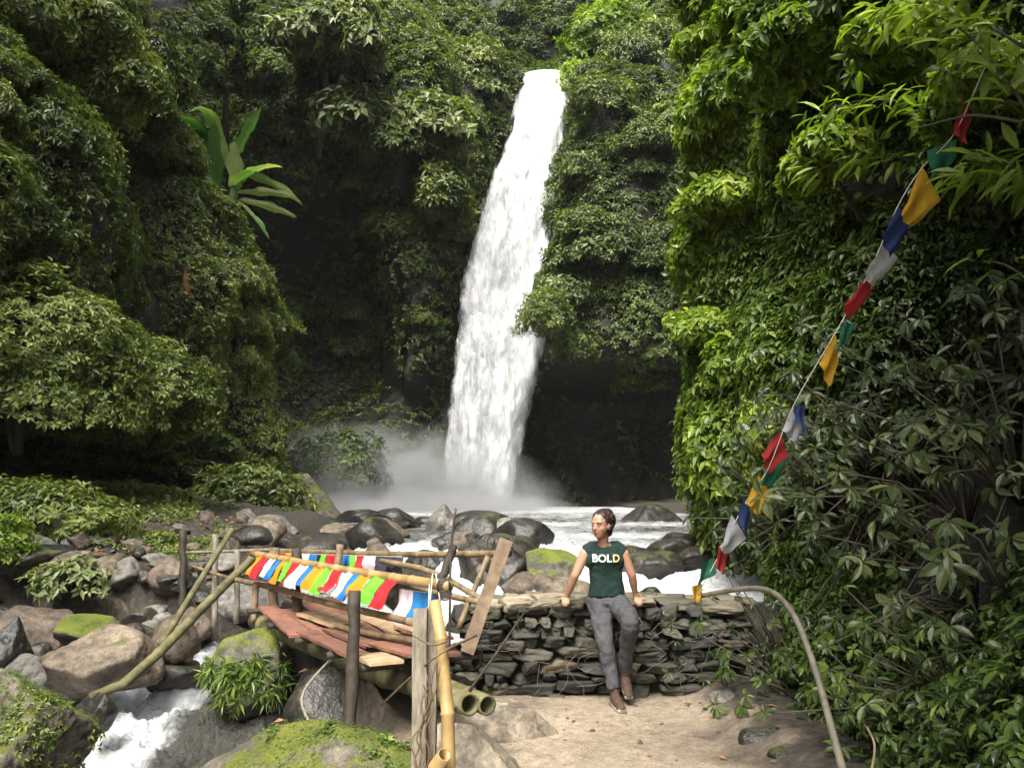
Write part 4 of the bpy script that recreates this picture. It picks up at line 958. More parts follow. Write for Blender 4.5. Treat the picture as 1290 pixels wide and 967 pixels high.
# ------------------------------------------------------------------ footbridge
BO = np.array((-1.3, 7.0, .5)); br = empty('footbridge', tuple(BO)); tag(br, 'rickety bamboo footbridge with reddish plank deck and bamboo rails', 'footbridge')
def T(q): return np.array([at(*p_) for p_ in q])
def part_tube(name, q, rad, mat, parent=None, off=BO, sub=4, **kw):
    P = T(q); P = spline(P, sub) if len(P) > 2 else P
    mb = MB(); r = rad if np.isscalar(rad) else np.interp(np.linspace(0, 1, len(P)), np.linspace(0, 1, len(rad)), rad)
    mb.tube(P-(off if parent is not None else 0), r, kw.pop('seg', 10), **kw); return mb.build(name, M[mat], parent, True)
u2 = unit(np.array((.53, -.85, 0.))); n2_ = np.array((.85, .53, 0.)); c0 = np.array((-2.30, 8.55, .56)); Ld = 3.35
rb = np.random.default_rng(12)
def dk(s, t, dz=0.): return c0+u2*s+n2_*t+np.array((0, 0, dz-.06*math.sin(PI*min(1, max(0, s/Ld)))))
# planks: lanes along the deck, each of a few boards
for lane, tt_ in enumerate((-.36, -.15, .07, .29)):
    s = rb.uniform(-.3, .05)+(.45 if tt_ < 0 else 0)
    while s < Ld:
        Lb = rb.uniform(.9, 1.5); e = min(Ld+.08-(.55 if tt_ > .2 else 0), s+Lb)
        if e-s < .25: break
        wd = rb.uniform(.17, .23); dz = .03+.014*rb.integers(0, 3)+.003*lane; sk = rb.normal(0, .035)
        mb = MB(); mb.beam(dk(s, tt_+sk, dz)-BO, dk(e, tt_-sk, dz+rb.normal(0, .008))-BO, wd, .022, tint=rb.uniform(.2, .9), jit=.06)
        mb.build('plank', M['plank_red'] if rb.uniform() < .68 else M['plank_tan'], br); s = e-rb.uniform(-.02, .12)
for s in (.15, .9, 1.7, 2.5, 3.2):      # cross bearers
    mb = MB(); mb.tube([dk(s, -.47, -.02)-BO, dk(s, .45, -.02)-BO], .028, 8, nodes=.3); mb.build('crossbeam', M['wood_dark'], br, True)
mb = MB(); mb.beam(dk(1.0, -.1, .085)-BO, dk(1.75, -.02, .08)-BO, .30, .022, tint=.7, jit=.05); mb.build('plank', M['plank_tan'], br)
mb = MB(); mb.beam(dk(2.1, .30, .085)-BO, dk(3.0, .2, .09)-BO, .12, .025, tint=.9, jit=.05); mb.build('plank', M['plank_tan'], br)
# bearing logs (two hollow bamboos end at the right, one mossy log runs the whole way)
part_tube('log', [(322, 782, 8.7), (400, 815, 7.4), (470, 846, 6.4), (540, 868, 5.7), (592, 887, 5.15)], [.085, .08, .075, .068], 'bamboo_mossy', br, nodes=.42, hollow=True, seg=16)
part_tube('log', [(420, 800, 7.6), (500, 842, 6.3), (560, 865, 5.7), (614, 888, 5.2)], .062, 'bamboo_mossy', br, nodes=.38, hollow=True, seg=16)
part_tube('log', [(360, 762, 9.0), (480, 800, 7.4), (600, 834, 6.15)], .05, 'wood_dark', br, nodes=.4, hollow=True, seg=14)
part_tube('log', [(340, 770, 8.6), (430, 805, 7.0), (520, 842, 5.9), (560, 852, 5.6)], .045, 'wood_dark', br, nodes=.4, hollow=True, seg=14)
# rails, camera side
RN = [(318, 697, 8.8), (400, 712, 7.3), (480, 725, 6.3), (566, 738, 5.55)]
part_tube('rail', RN, [.036, .034, .034, .038], 'bamboo_new', br, nodes=.33)
part_tube('rail', [(283, 727, 9.3), (345, 740, 8.3), (400, 756, 7.2), (470, 772, 6.4), (530, 786, 5.6)], .027, 'bamboo_old', br, nodes=.36)
part_tube('rail', [(385, 772, 7.6), (430, 790, 6.9), (480, 800, 6.3), (535, 808, 5.7)], .024, 'bamboo_old', br, nodes=.36)
part_tube('rail', [(384, 780, 7.5), (420, 806, 6.9), (460, 818, 6.4), (520, 822, 5.8)], .020, 'bamboo_mossy', br, nodes=.36)
# rails, far side
part_tube('rail', [(340, 693, 9.6), (430, 696, 8.3), (520, 698, 7.2), (642, 697, 6.15)], .028, 'bamboo_old', br, nodes=.36)
part_tube('rail', [(480, 706, 7.4), (545, 720, 6.8), (610, 757, 6.1)], .024, 'bamboo_old', br, nodes=.36)
part_tube('rail', [(520, 738, 6.9), (575, 752, 6.4), (604, 758, 6.1)], .024, 'bamboo_old', br, nodes=.3)
part_tube('rail', [(230, 696, 10.4), (290, 694, 9.9), (345, 692, 9.5)], .020, 'wood_grey', br, nodes=.4)
part_tube('rail', [(240, 712, 10.2), (290, 728, 9.6), (335, 735, 8.9)], .020, 'bamboo_old', br, nodes=.4)
def post(a, b, wd, mat, th=None):
    A_, B_ = at(*a), at(*b); mb = MB(); tq = np.linspace(0, 1, 9)[:, None]; ws = rb.normal(0, .006, (9, 3)); mb.tube(B_*(1-tq)+A_*tq-BO+ws, wd*.5*(1+rb.uniform(-.10, .10, 9)), 9); return mb.build('post', M[mat], br, True)
post((446, 742, 5.72), (442, 940, 5.55), .088, 'wood_dark'); post((373, 690, 8.0), (375, 798, 7.9), .10, 'wood_dark')
post((345, 690, 8.5), (346, 785, 8.4), .10, 'wood_brown'); post((323, 735, 8.6), (319, 783, 8.5), .07, 'wood_brown')
post((230, 668, 10.4), (230, 772, 10.2), .09, 'wood_dark'); post((271, 672, 10.1), (270, 790, 9.9), .07, 'wood_grey')
post((299, 692, 9.8), (298, 785, 9.6), .07, 'wood_grey'); post((428, 686, 8.0), (427, 745, 7.9), .075, 'wood_brown')
post((572, 686, 6.5), (552, 740, 6.4), .07, 'wood_dark'); post((526, 768, 6.2), (526, 850, 6.1), .05, 'wood_dark')
# leaning timber at the near far-side corner, with its thinner companion
mb = MB(); mb.beam(at(638, 680, 6.15)-BO, at(588, 822, 5.95)-BO, .098, .05, up=(0, 1, 0), jit=.06); mb.build('brace', M['wood_brown'], br)
part_tube('brace', [(615, 700, 6.3), (577, 792, 6.2)], .022, 'bamboo_old', br, nodes=.3)
part_tube('brace', [(574, 640, 5.9), (568, 700, 5.9), (566, 830, 5.8)], .009, 'wire', br)
# white cord lashings
for (a, b) in (((545, 722, 5.6), (541, 770, 5.5)), ((549, 722, 5.6), (556, 768, 5.5)), ((541, 735, 5.6), (540, 765, 5.5))): part_tube('lashing', [a, b], .004, 'rope', br, seg=5)
mb = MB()
for k in range(5):
    c_ = at(559+k*.3, 737+k*2.5, 5.55)-BO; mb.tube([c_+np.array((math.cos(a)*.045, 0, math.sin(a)*.045)) for a in np.linspace(0, 2*PI, 12)], .006, 5, caps=False)
mb.build('lashing', M['wire'], br, True)

# near gate post: two timbers side by side with a yellow bamboo and dry vines tied on
gp = empty('gate_post', tuple(at(536, 967, 4.35))); gpo = np.array(gp.location); tag(gp, 'split grey timber post with dry vines wound round it in the foreground', 'post')
for a, b, wd in (((530, 766, 4.45), (528, 1010, 4.35), .075), ((545, 764, 4.5), (541, 1010, 4.42), .060)):
    mb = MB(); mb.beam(at(*b)-gpo, at(*a)-gpo, wd, .07, up=(0, 1, 0), jit=.07); mb.build('timber', M['wood_grey'], gp)
rv = np.random.default_rng(3); mb = MB()
for i in range(6):
    px0 = 540+rv.normal()*6; pts = [at(px0+rv.normal()*5-14*t*t, 830+150*t, 4.28-.03*rv.uniform()) for t in np.linspace(rv.uniform(0, .3), 1, 6)]
    mb.tube(spline(np.array(pts), 4)-gpo, .004, 5)
mb.tube(spline(T([(520, 800, 4.36), (545, 812, 4.30), (566, 806, 4.32)]), 4)-gpo, .005, 5)
mb.build('vine', M['vine'], gp, True)
part = part_tube('bamboo_pole', [(547, 756, 4.42), (555, 800, 4.38), (561, 860, 4.32), (565, 920, 4.28), (566, 1010, 4.24)], [.029, .032, .034, .036], 'bamboo_new', None, nodes=.34, seg=16)
tag(part, 'bright yellow bamboo pole standing against the split grey post', 'bamboo pole')
part = part_tube('bamboo_pole', [(538, 1000, 4.3), (552, 958, 4.2), (560, 950, 4.15)], .035, 'bamboo_new', None, nodes=.3, seg=14, hollow=True)
tag(part, 'short yellow bamboo stub at the foot of the bright yellow pole', 'bamboo pole')
part = part_tube('bamboo_pole', [(113, 877, 7.7), (150, 865, 7.8), (200, 822, 8.2), (260, 760, 8.8), (326, 695, 9.3)], [.035, .05, .052, .045], 'bamboo_mossy', None, nodes=.5, seg=12)
tag(part, 'thick curved bare pole slanting down from the flags to the white chute', 'bamboo pole')
part = part_tube('bamboo_pole', [(203, 812, 8.35), (240, 750, 8.9), (293, 666, 9.4)], [.036, .032], 'bamboo_mossy', None, nodes=.5, seg=12)
tag(part, 'thinner straight pole crossing above the thick curved one', 'bamboo pole')
part = part_tube('stick', [(398, 926, 5.9), (380, 880, 6.3), (405, 842, 6.5), (440, 812, 6.3)], .011, 'wood_grey', None, seg=7); tag(part, 'bent grey stick arching from the dark post to the mossy rock', 'stick')
part = part_tube('stick', [(660, 772, 6.0), (620, 830, 5.6), (574, 892, 5.15)], .009, 'wood_dark', None, seg=7); tag(part, 'thin black stick leaning in front of the left end of the wall', 'stick')
part = part_tube('stick', [(600, 800, 4.7), (556, 822, 4.28), (515, 855, 4.6), (480, 888, 4.95)], .006, 'vine', None, seg=6); tag(part, 'reddish twig tied across the split grey post', 'stick')
part = part_tube('stick', [(1095, 985, 3.9), (1102, 940, 4.0), (1092, 915, 4.05)], .006, 'bamboo_old', None, seg=6); tag(part, 'short pale stalk among the plants at the bottom right', 'stick')
# steel handrail pipe
pipe = part_tube('handrail', [(884, 750, 6.35), (905, 746, 6.2), (930, 742, 6.02), (958, 741, 5.8), (980, 750, 5.55), (1000, 774, 5.25), (1015, 808, 4.95), (1030, 852, 4.6), (1045, 907, 4.25), (1062, 970, 3.9), (1080, 1035, 3.55)], .0185, 'pipe', None, seg=14)
tag(pipe, 'bent rusty steel pipe handrail at the right side of the path', 'handrail')

# ------------------------------------------------------------------ prayer flags
def cloth(name, col):
    m, nt, p, out = new_mat(name); g = nd(nt, 'ShaderNodeTexCoord').outputs['Object']; n = noise(nt, 25, 4, .6, g)
    c = ramp(nt, [(.3, tuple(q*.78 for q in col)), (.7, col)], n.outputs[0]).outputs[0]; nt.links.new(c, p.inputs['Base Color']); p.inputs['Roughness'].default_value = .85
    tr = nd(nt, 'ShaderNodeBsdfTranslucent'); nt.links.new(c, tr.inputs[0]); mx = nd(nt, 'ShaderNodeMixShader'); mx.inputs[0].default_value = .3
    nt.links.new(p.outputs[0], mx.inputs[1]); nt.links.new(tr.outputs[0], mx.inputs[2]); nt.links.new(mx.outputs[0], out.inputs[0]); return m
CL = {'r': cloth('red_cloth', (.62, .02, .03)), 'w': cloth('white_cloth', (.78, .70, .76)), 'b': cloth('blue_cloth', (.02, .20, .52)), 'y': cloth('orange_cloth', (.80, .30, .01)), 'g': cloth('green_cloth', (.18, .66, .04)),
      'R': cloth('old_red_cloth', (.42, .03, .03)), 'W': cloth('old_white_cloth', (.48, .50, .52)), 'B': cloth('old_blue_cloth', (.025, .05, .17)), 'Y': cloth('old_yellow_cloth', (.62, .35, .02)), 'G': cloth('old_green_cloth', (.02, .15, .08)), 'k': cloth('printed_dark_cloth', (.05, .055, .07))}
def flag(parent, off, q4, col, seed, amp=.02, n=12, thick=None):
    """q4: four corners (top left, top right, bottom right, bottom left)"""
    a, b, c, d = [np.asarray(q, float) for q in q4]; r = np.random.default_rng(seed); s = np.linspace(0, 1, n)
    Sg, Tg = np.meshgrid(s, s, indexing='ij'); P = (a*(1-Sg[..., None])+b*Sg[..., None])*(1-Tg[..., None])+(d*(1-Sg[..., None])+c*Sg[..., None])*Tg[..., None]
    nrm = unit(np.cross(b-a, d-a)); ph = r.uniform(0, 6)
    wv = np.sin(Sg*r.uniform(7, 11)+ph+Tg*1.5)*.6+np.sin(Tg*r.uniform(3, 6)+ph*2)*.5+.5*fbm(np.stack([Sg*3, Tg*3, 0*Sg+seed], -1), 1, seed, 2)
    P = P+nrm*(wv*amp*(.25+.75*Tg))[..., None]; P = P+unit(b-a)*(.012*np.sin(Tg*9+ph)*Tg)[..., None]
    idx = np.arange(n*n).reshape(n, n); F = np.stack([idx[:-1, :-1], idx[1:, :-1], idx[1:, 1:], idx[:-1, 1:]], -1).reshape(-1, 4)
    return mesh_np('flag', P.reshape(-1, 3)-off, F, CL[col], True, None, parent)
CN = {'r': 'red', 'w': 'white', 'b': 'blue', 'y': 'orange', 'g': 'green', 'k': 'dark printed'}
def rail_pos(px, q):
    q = np.array(q, float); iy = np.interp(px, q[:, 0], 1/q[:, 2]); return at(px, np.interp(px, q[:, 0], q[:, 1]), 1/iy)
def flag_string(label, q, edges, cols, drop, slant, zoff, seed, group='strings of prayer flags', yoff=-.045, ytxt=None):
    o = rail_pos(edges[0], q); root = empty('prayer_flags', tuple(o)); tag(root, label, 'prayer flags', group)
    pts = [rail_pos(e, q)+np.array((0, yoff, zoff)) for e in edges]; mb = MB(); mb.tube(np.array(pts)-o, .003, 5); mb.build('cord', M['rope'], root, True)
    for i, cc in enumerate(cols):
        if cc == '-': continue
        a, b = pts[i], pts[i+1]; dn = np.array((slant*drop, -.02, -drop))*(1+.10*math.sin(i*2.1)); w_ = (b-a)*.12
        flag(root, o, (a, b+w_*.3, b+dn+w_, a+dn-w_*.2), cc, seed+i, .032)
    return root
EN = [326, 333, 341, 350, 358, 364, 371, 380, 391, 399, 410, 422, 434, 447, 456, 469, 486, 503]
flag_string('string of bright new prayer flags tied along the near rail of the footbridge', RN, EN, 'yrwbygrwbygrwbygr', .195, -.6, .0, 900)
flag_string('short tail of two faded flags hanging past the right end of the near rail', [(q[0], q[1]+8, q[2]+.1) for q in RN], [504, 522, 546], 'wb', .20, -.1, -.02, 940)
RF = [(340, 693, 9.6), (430, 696, 8.3), (520, 698, 7.2), (642, 697, 6.15)]
flag_string('string of bright prayer flags hanging from the far rail of the footbridge', RF, [352, 361, 370, 380, 391, 402, 406, 413, 424, 432, 443, 450, 461, 475, 492, 508], 'rygwb-gr-bgrwkk', .17, -.15, -.02, 960)
# old string running up the right bank
pt = [(878, 752, 6.3), (905, 700, 6.2), (938, 635, 6.05), (968, 590, 5.85), (1000, 510, 5.6), (1052, 420, 5.4), (1095, 343, 5.2), (1130, 262, 5.0), (1162, 211, 4.85), (1200, 172, 4.6), (1232, 105, 4.4), (1260, 40, 4.3)]
o = at(*pt[0]); fs_ = empty('prayer_flags', tuple(o)); tag(fs_, 'long string of old muted prayer flags climbing the right bank', 'prayer flags', 'strings of prayer flags')
mb = MB(); mb.tube(spline(T(pt), 4)-o, .003, 5); mb.build('cord', M['rope'], fs_, True)
FQ = [('Y', 6.28, [(872, 738), (885, 735), (885, 757), (873, 758)]), ('G', 6.22, [(886, 708), (900, 702), (902, 720), (877, 738)]), ('R', 6.2, [(907, 682), (917, 692), (912, 722), (901, 716)]), ('W', 6.12, [(922, 648), (941, 678), (913, 698), (908, 690)]),
      ('B', 6.05, [(938, 625), (946, 648), (942, 680), (930, 655)]), ('Y', 5.98, [(956, 598), (974, 624), (953, 650), (940, 634)]), ('G', 5.93, [(964, 590), (990, 580), (976, 612), (957, 610)]), ('R', 5.83, [(983, 543), (993, 574), (966, 596), (959, 572)]),
      ('W', 5.68, [(1000, 512), (1012, 540), (1001, 560), (985, 542)]), ('B', 5.64, [(1001, 506), (1014, 512), (1014, 550), (1003, 530)]), ('Y', 5.45, [(1053, 416), (1057, 455), (1043, 487), (1033, 458)]), ('G', 5.4, [(1062, 406), (1075, 408), (1069, 432), (1054, 440)]),
      ('R', 5.26, [(1095, 342), (1098, 368), (1068, 406), (1064, 386)]), ('W', 5.15, [(1112, 303), (1131, 325), (1099, 364), (1091, 346)]), ('B', 5.03, [(1133, 260), (1148, 284), (1121, 327), (1109, 300)]), ('Y', 4.9, [(1161, 209), (1185, 252), (1146, 290), (1136, 273)]),
      ('G', 4.75, [(1168, 190), (1204, 176), (1202, 204), (1174, 224)]), ('R', 4.55, [(1216, 130), (1224, 150), (1213, 180), (1198, 166)])]
for i, (cc, Yf, q) in enumerate(FQ): flag(fs_, o, [at(a, b, Yf+(.05 if j in (1, 2) else -.03)) for j, (a, b) in enumerate(q)], cc, 1000+i, .018)

# ------------------------------------------------------------------ person: seated on the wall edge, head turned to the left of the picture
PO = at(765, 885, 6.85); PO[2] = 0
per = empty('person', tuple(PO)); tag(per, 'woman in dark green sleeveless top and grey trousers leaning on the stone wall', 'person')
def solid(bm_, c, r, R=None, sub=3, tint=.5):
    V, F = ICO[sub]; V = V*np.array(r)
    if R is not None: V = V @ np.asarray(R).T
    bm_.add(V+np.asarray(c), F, tint)
def remesh(o, vs, it=4, fac=.5):
    md = o.modifiers.new('remesh', 'REMESH'); md.mode = 'VOXEL'; md.voxel_size = vs; md.use_smooth_shade = True
    s2 = o.modifiers.new('smooth', 'SMOOTH'); s2.factor = fac; s2.iterations = it
def skin_mat(nm, c, rough=.5):
    m, nt, p, out = new_mat(nm); n = noise(nt, 30, 4, .6, nd(nt, 'ShaderNodeTexCoord').outputs['Object'])
    nt.links.new(ramp(nt, [(.3, tuple(q*.85 for q in c)), (.7, c)], n.outputs[0]).outputs[0], p.inputs['Base Color']); p.inputs['Roughness'].default_value = rough
    p.inputs['Subsurface Weight'].default_value = .08; p.inputs['Subsurface Radius'].default_value = (.02, .008, .004); return m
M['skin'] = skin_mat('skin', (.40, .22, .14)); M['hair'] = simple('dark_hair', (.022, .012, .009), .5, .5, 60, .4)
M['shirt'] = simple('dark_green_cotton', (.007, .026, .021), .9, .3, 18, .3); M['trousers'] = simple('grey_trousers', (.062, .062, .068), .85, .25, 22, .4)
M['shoe'] = simple('brown_suede_shoe', (.07, .04, .028), .8, .35, 30, .3); M['sole'] = simple('pale_rubber', (.34, .30, .24), .7, .2, 20, .1)
M['print_white'] = simple('white_print', (.75, .75, .72), .8, .05, 20, 0); M['print_yellow'] = simple('yellow_print', (.72, .60, .28), .8, .05, 20, 0)
M['eye'] = simple('dark_eye', (.02, .015, .012), .2, .1, 20, 0); M['eye_white'] = simple('eye_white', (.6, .58, .55), .3, .05, 20, 0); M['lip'] = simple('lip', (.30, .10, .085), .5, .1, 20, 0); M['brow'] = M['hair']
def J(px, py, Yj): return at(px, py, Yj)-PO
b = MB()
hd = J(757, 661, 6.80); yaw = math.radians(-38)   # face turned towards -x
Rh = np.array(Euler((math.radians(4), math.radians(2), yaw)).to_matrix())
def H(x, y, z): return hd+Rh @ np.array((x, y, z))   # head frame: face looks along -y
solid(b, H(0, .012, .030), (.074, .092, .085), Rh); solid(b, H(0, -.020, -.022), (.062, .070, .078), Rh); solid(b, H(0, -.018, -.055), (.050, .064, .058), Rh); solid(b, H(0, -.050, -.088), (.024, .024, .020), Rh)
solid(b, H(0, -.094, -.022), (.012, .020, .014), Rh); b.tube([H(0, -.082, .022), H(0, -.094, -.005), H(0, -.106, -.025)], [.007, .009, .010], 8)
for s in (-1, 1):
    solid(b, H(s*.034, -.052, -.024), (.022, .024, .022), Rh); solid(b, H(s*.030, -.078, .030), (.024, .012, .008), Rh); solid(b, H(s*.072, .012, -.010), (.010, .020, .030), Rh)
solid(b, H(0, -.076, -.054), (.022, .014, .014), Rh)
nk = J(760, 689, 6.87); b.tube([H(0, .025, -.04), (H(0, .02, -.09)+nk)/2, nk], [.050, .046, .058], 14)
shL, shR = J(738, 696, 6.86), J(783, 695, 6.88); chest = J(761, 706, 6.88); 
b.tube([shL, J(748, 690, 6.87), nk, J(773, 689, 6.88), shR], [.040, .042, .050, .042, .040], 12)
solid(b, chest, (.135, .085, .14)); solid(b, J(763, 735, 6.92), (.125, .085, .14))
def arm(sh, el, wr, palm, hang, s):
    b.tube([sh, sh*.6+el*.4, el, el*.6+wr*.4, wr], [.050, .044, .036, .035, .024], 14); solid(b, sh, (.048, .048, .048))
    # palm resting on the capping, fingers closed over its front edge
    pd = palm-wr; ax = unit(pd); side = unit(np.array((1., -.15, .0))*s); fwd = unit(np.array((0., -1., -.1)))
    b.tube([wr, wr+pd*.5, palm], [.024, .030, .030], 12); R = np.stack([side, -fwd, np.array((0, 0, 1.))], 1)
    solid(b, palm, (.042, .038, .017), R)
    for k in range(4):
        ln = (.068, .078, .074, .058)[k]; p0 = palm+side*(.027-.018*k)+fwd*.022; p1 = p0+fwd*ln*.42+np.array((0, 0, .004)); p2 = p1+fwd*.012+np.array((0, 0, -ln*.42)); p3 = p2+np.array((0, .006, -ln*.32))
        b.tube([p0, p1, p2, p3], [.0100, .0095, .0088, .0075], 8)
    t0 = palm-side*.0-(-side)*(-.030)*-1; t0 = palm-side*(-.034)*hang; b.tube([palm-side*.02*hang, palm-side*.05*hang+fwd*.012, palm-side*.062*hang+fwd*.038], [.013, .011, .009], 8)
top = .80
pL = J(712, 757, 6.96); pL[2] = top+.012; pR = J(803, 756, 6.98); pR[2] = top+.012
arm(J(737, 697, 6.86), J(724, 725, 6.83), J(715, 749, 6.92), pL, -1, -1)
arm(J(785, 697, 6.88), J(796, 724, 6.88), J(800, 746, 6.95), pR, -1, 1)
# ankles and shins inside the trousers keep the body one piece
aL = J(774, 872, 6.72); aR = J(787, 842, 6.86)
hipL, knL = J(754, 757, 6.95), J(763, 813, 6.76); hipR, knR = J(777, 757, 6.95), J(794, 783, 6.52)
b.tube([J(764, 745, 6.95), hipL, knL, aL, aL+np.array((0, 0, -.05))], [.08, .06, .036, .030, .030], 12)
b.tube([J(766, 745, 6.95), hipR, knR, (knR+aR)/2, aR, aR+np.array((0, 0, -.04))], [.08, .06, .036, .034, .030, .030], 12)
body = b.build('body', M['skin'], per, True); remesh(body, .0062, 3)
# tank top
b = MB()
def loft(mb, rows, seg=40):
    V = []; n = len(rows)
    for c, rx, ry in rows:
        for k in range(seg):
            a = 2*PI*k/seg; V.append(c+np.array((rx*math.copysign(abs(math.cos(a))**.85, math.cos(a)), ry*math.copysign(abs(math.sin(a))**.85, math.sin(a)), 0)))
    F = [(i*seg+k, i*seg+(k+1) % seg, (i+1)*seg+(k+1) % seg, (i+1)*seg+k) for i in range(n-1) for k in range(seg)]
    V += [rows[0][0], rows[-1][0]]; e = len(V)-2
    mb.add(V, np.array(F)); base = mb.n-len(V)
    mb.F3.append(np.array([((k+1) % seg, k, e) for k in range(seg)]+[((n-1)*seg+k, (n-1)*seg+(k+1) % seg, e+1) for k in range(seg)])+base)
R_ = [(750.5, 6.94, .150, .112), (742, 6.93, .142, .106), (730, 6.92, .132, .100), (718, 6.91, .134, .104), (706, 6.90, .148, .112), (698, 6.89, .158, .104), (692, 6.885, .150, .085), (687.5, 6.88, .115, .07)]
rows = [(J(764.5-(750.5-q[0])*.065, q[0], q[1]), q[2]*1.03, q[3]) for q in R_]
rows = [(J(np.interp(q[0], [687, 750], [760.5, 765]), q[0], q[1]), q[2]*1.04, q[3]) for q in R_]
loft(b, rows)
for qa, qb, qc in (((737.5, 696, 6.87), (746, 690.5, 6.875), (754, 690, 6.88)), ((784.5, 696, 6.89), (776, 690.5, 6.885), (768, 690, 6.885))): b.tube([J(*qa), J(*qb), J(*qc)], [.062, .064, .058], 14)
for qa in ((743, 704, 6.87), (779, 704, 6.89)): solid(b, J(*qa), (.060, .075, .075))
top_ = b.build('tank_top', M['shirt'], per, True); remesh(top_, .008, 5)
tx = bpy.data.textures.new('folds', 'CLOUDS'); tx.noise_scale = .09; tx.noise_depth = 2
dm = top_.modifiers.new('folds', 'DISPLACE'); dm.texture = tx; dm.strength = .022; dm.mid_level = .5
# lettering on the chest
def lettering(txt, mat, x0, height, zc, yc, parent, name):
    cu = bpy.data.curves.new('t', 'FONT'); cu.body = txt; cu.size = height*1.38; cu.extrude = .0015; cu.offset = .0022
    ob = bpy.data.objects.new('t', cu); C.objects.link(ob); dg = bpy.context.evaluated_depsgraph_get(); me = bpy.data.meshes.new_from_object(ob.evaluated_get(dg))
    C.objects.unlink(ob); bpy.data.objects.remove(ob)
    V = np.array([v.co[:] for v in me.vertices]); wdt = V[:, 0].max()
    cx = x0; V2 = np.stack([V[:, 0]+cx, 0*V[:, 0], V[:, 1]+zc], 1)
    return me, V, wdt
cb_ = rows[4][0]; 
def put_text(parts, height, zc, surf):
    xs = 0; items = []
    for t_, mt in parts:
        me, V, wdt = lettering(t_, mt, 0, height, 0, 0, None, ''); items.append((me, V, xs, mt, t_)); xs += wdt+.006
    for me, V, x0_, mt, t_ in items:
        X_ = V[:, 0]+x0_-xs/2; yy = surf(X_); me.vertices.foreach_set('co', np.stack([cb_[0]+X_, yy-V[:, 2]-.003, zc+V[:, 1]], 1).astype(np.float32).ravel()); me.update()
        me.materials.clear(); me.materials.append(M[mt]); oo = bpy.data.objects.new('lettering', me); C.objects.link(oo); oo.parent = top_
put_text((('BOL', 'print_white'), ('D', 'print_yellow')), .062, cb_[2]+.002, lambda x: cb_[1]-.121*np.sqrt(np.clip(1-(x/.158)**2, .05, 1))**.85-.010)
# trousers
b = MB()
wa = J(764.5, 748, 6.94)
loft(b, [(wa+np.array((0, 0, -.02)), .146, .108), (wa+np.array((0, 0, -.06)), .160, .118), (J(765, 762, 6.95), .168, .118), (J(765, 770, 6.94), .14, .10)])
def leg(h, k, a, rr):
    m1 = h*.5+k*.5; m2 = k*.5+a*.5; b.tube(spline(np.array([h, m1, k, m2+np.array((0, .02, 0)), a]), 6), np.interp(np.linspace(0, 1, 25), [0, .25, .5, .75, 1], rr), 18)
leg(hipL, knL, aL+np.array((0, 0, .03)), (.098, .088, .070, .062, .050)); leg(hipR, knR, aR+np.array((0, 0, -.01)), (.095, .088, .072, .064, .056)); solid(b, knR, (.07, .07, .07))
tr = b.build('trousers', M['trousers'], per, True); remesh(tr, .009, 6)
tx2 = bpy.data.textures.new('creases', 'CLOUDS'); tx2.noise_scale = .07; tx2.noise_depth = 2
dm = tr.modifiers.new('creases', 'DISPLACE'); dm.texture = tx2; dm.strength = .03; dm.mid_level = .5
# hair: cap with a curly bun and loose strands
b = MB(); solid(b, H(0, .026, .043), (.084, .092, .086), Rh); solid(b, H(.0, .075, -.01), (.074, .045, .08), Rh); solid(b, H(0, .10, .075), (.06, .055, .055), Rh); solid(b, H(0, .085, -.06), (.06, .04, .05), Rh)
solid(b, H(.055, .035, -.02), (.022, .045, .06), Rh); solid(b, H(-.055, .04, -.01), (.020, .045, .06), Rh)
r = np.random.default_rng(9)
for i in range(110):
    v = unit(r.normal(size=3)); v[1] = abs(v[1])*1.1-.15; v[2] = v[2]*.8+.35; v = unit(v); c = H(*(np.array((0, .045, .030))+v*np.array((.086, .092, .092)))); solid(b, c, (.017, .017, .015), sub=2)
ha = b.build('hair', M['hair'], per, True); remesh(ha, .006, 1)
tx3 = bpy.data.textures.new('curls', 'CLOUDS'); tx3.noise_scale = .016; dm = ha.modifiers.new('curls', 'DISPLACE'); dm.texture = tx3; dm.strength = .018
# eyes, brows, mouth
for s in (-1, 1):
    e = MB(); solid(e, H(s*.029, -.0835, .010), (.0105, .006, .0042), Rh); eo = e.build('eye', M['eye_white'], per, True)
    e = MB(); solid(e, H(s*.029-.001, -.0875, .010), (.0062, .004, .0046), Rh); e.build('iris', M['eye'], eo, True)
    e = MB(); e.tube([H(s*.013, -.091, .024), H(s*.030, -.090, .030), H(s*.046, -.078, .024)], [.003, .004, .002], 6); e.build('eyebrow', M['brow'], per, True)
e = MB(); e.tube([H(-.020, -.083, -.056), H(-.008, -.091, -.053), H(.008, -.091, -.053), H(.020, -.083, -.056)], [.001, .0035, .0035, .001], 8); e.build('mouth', M['lip'], per, True)
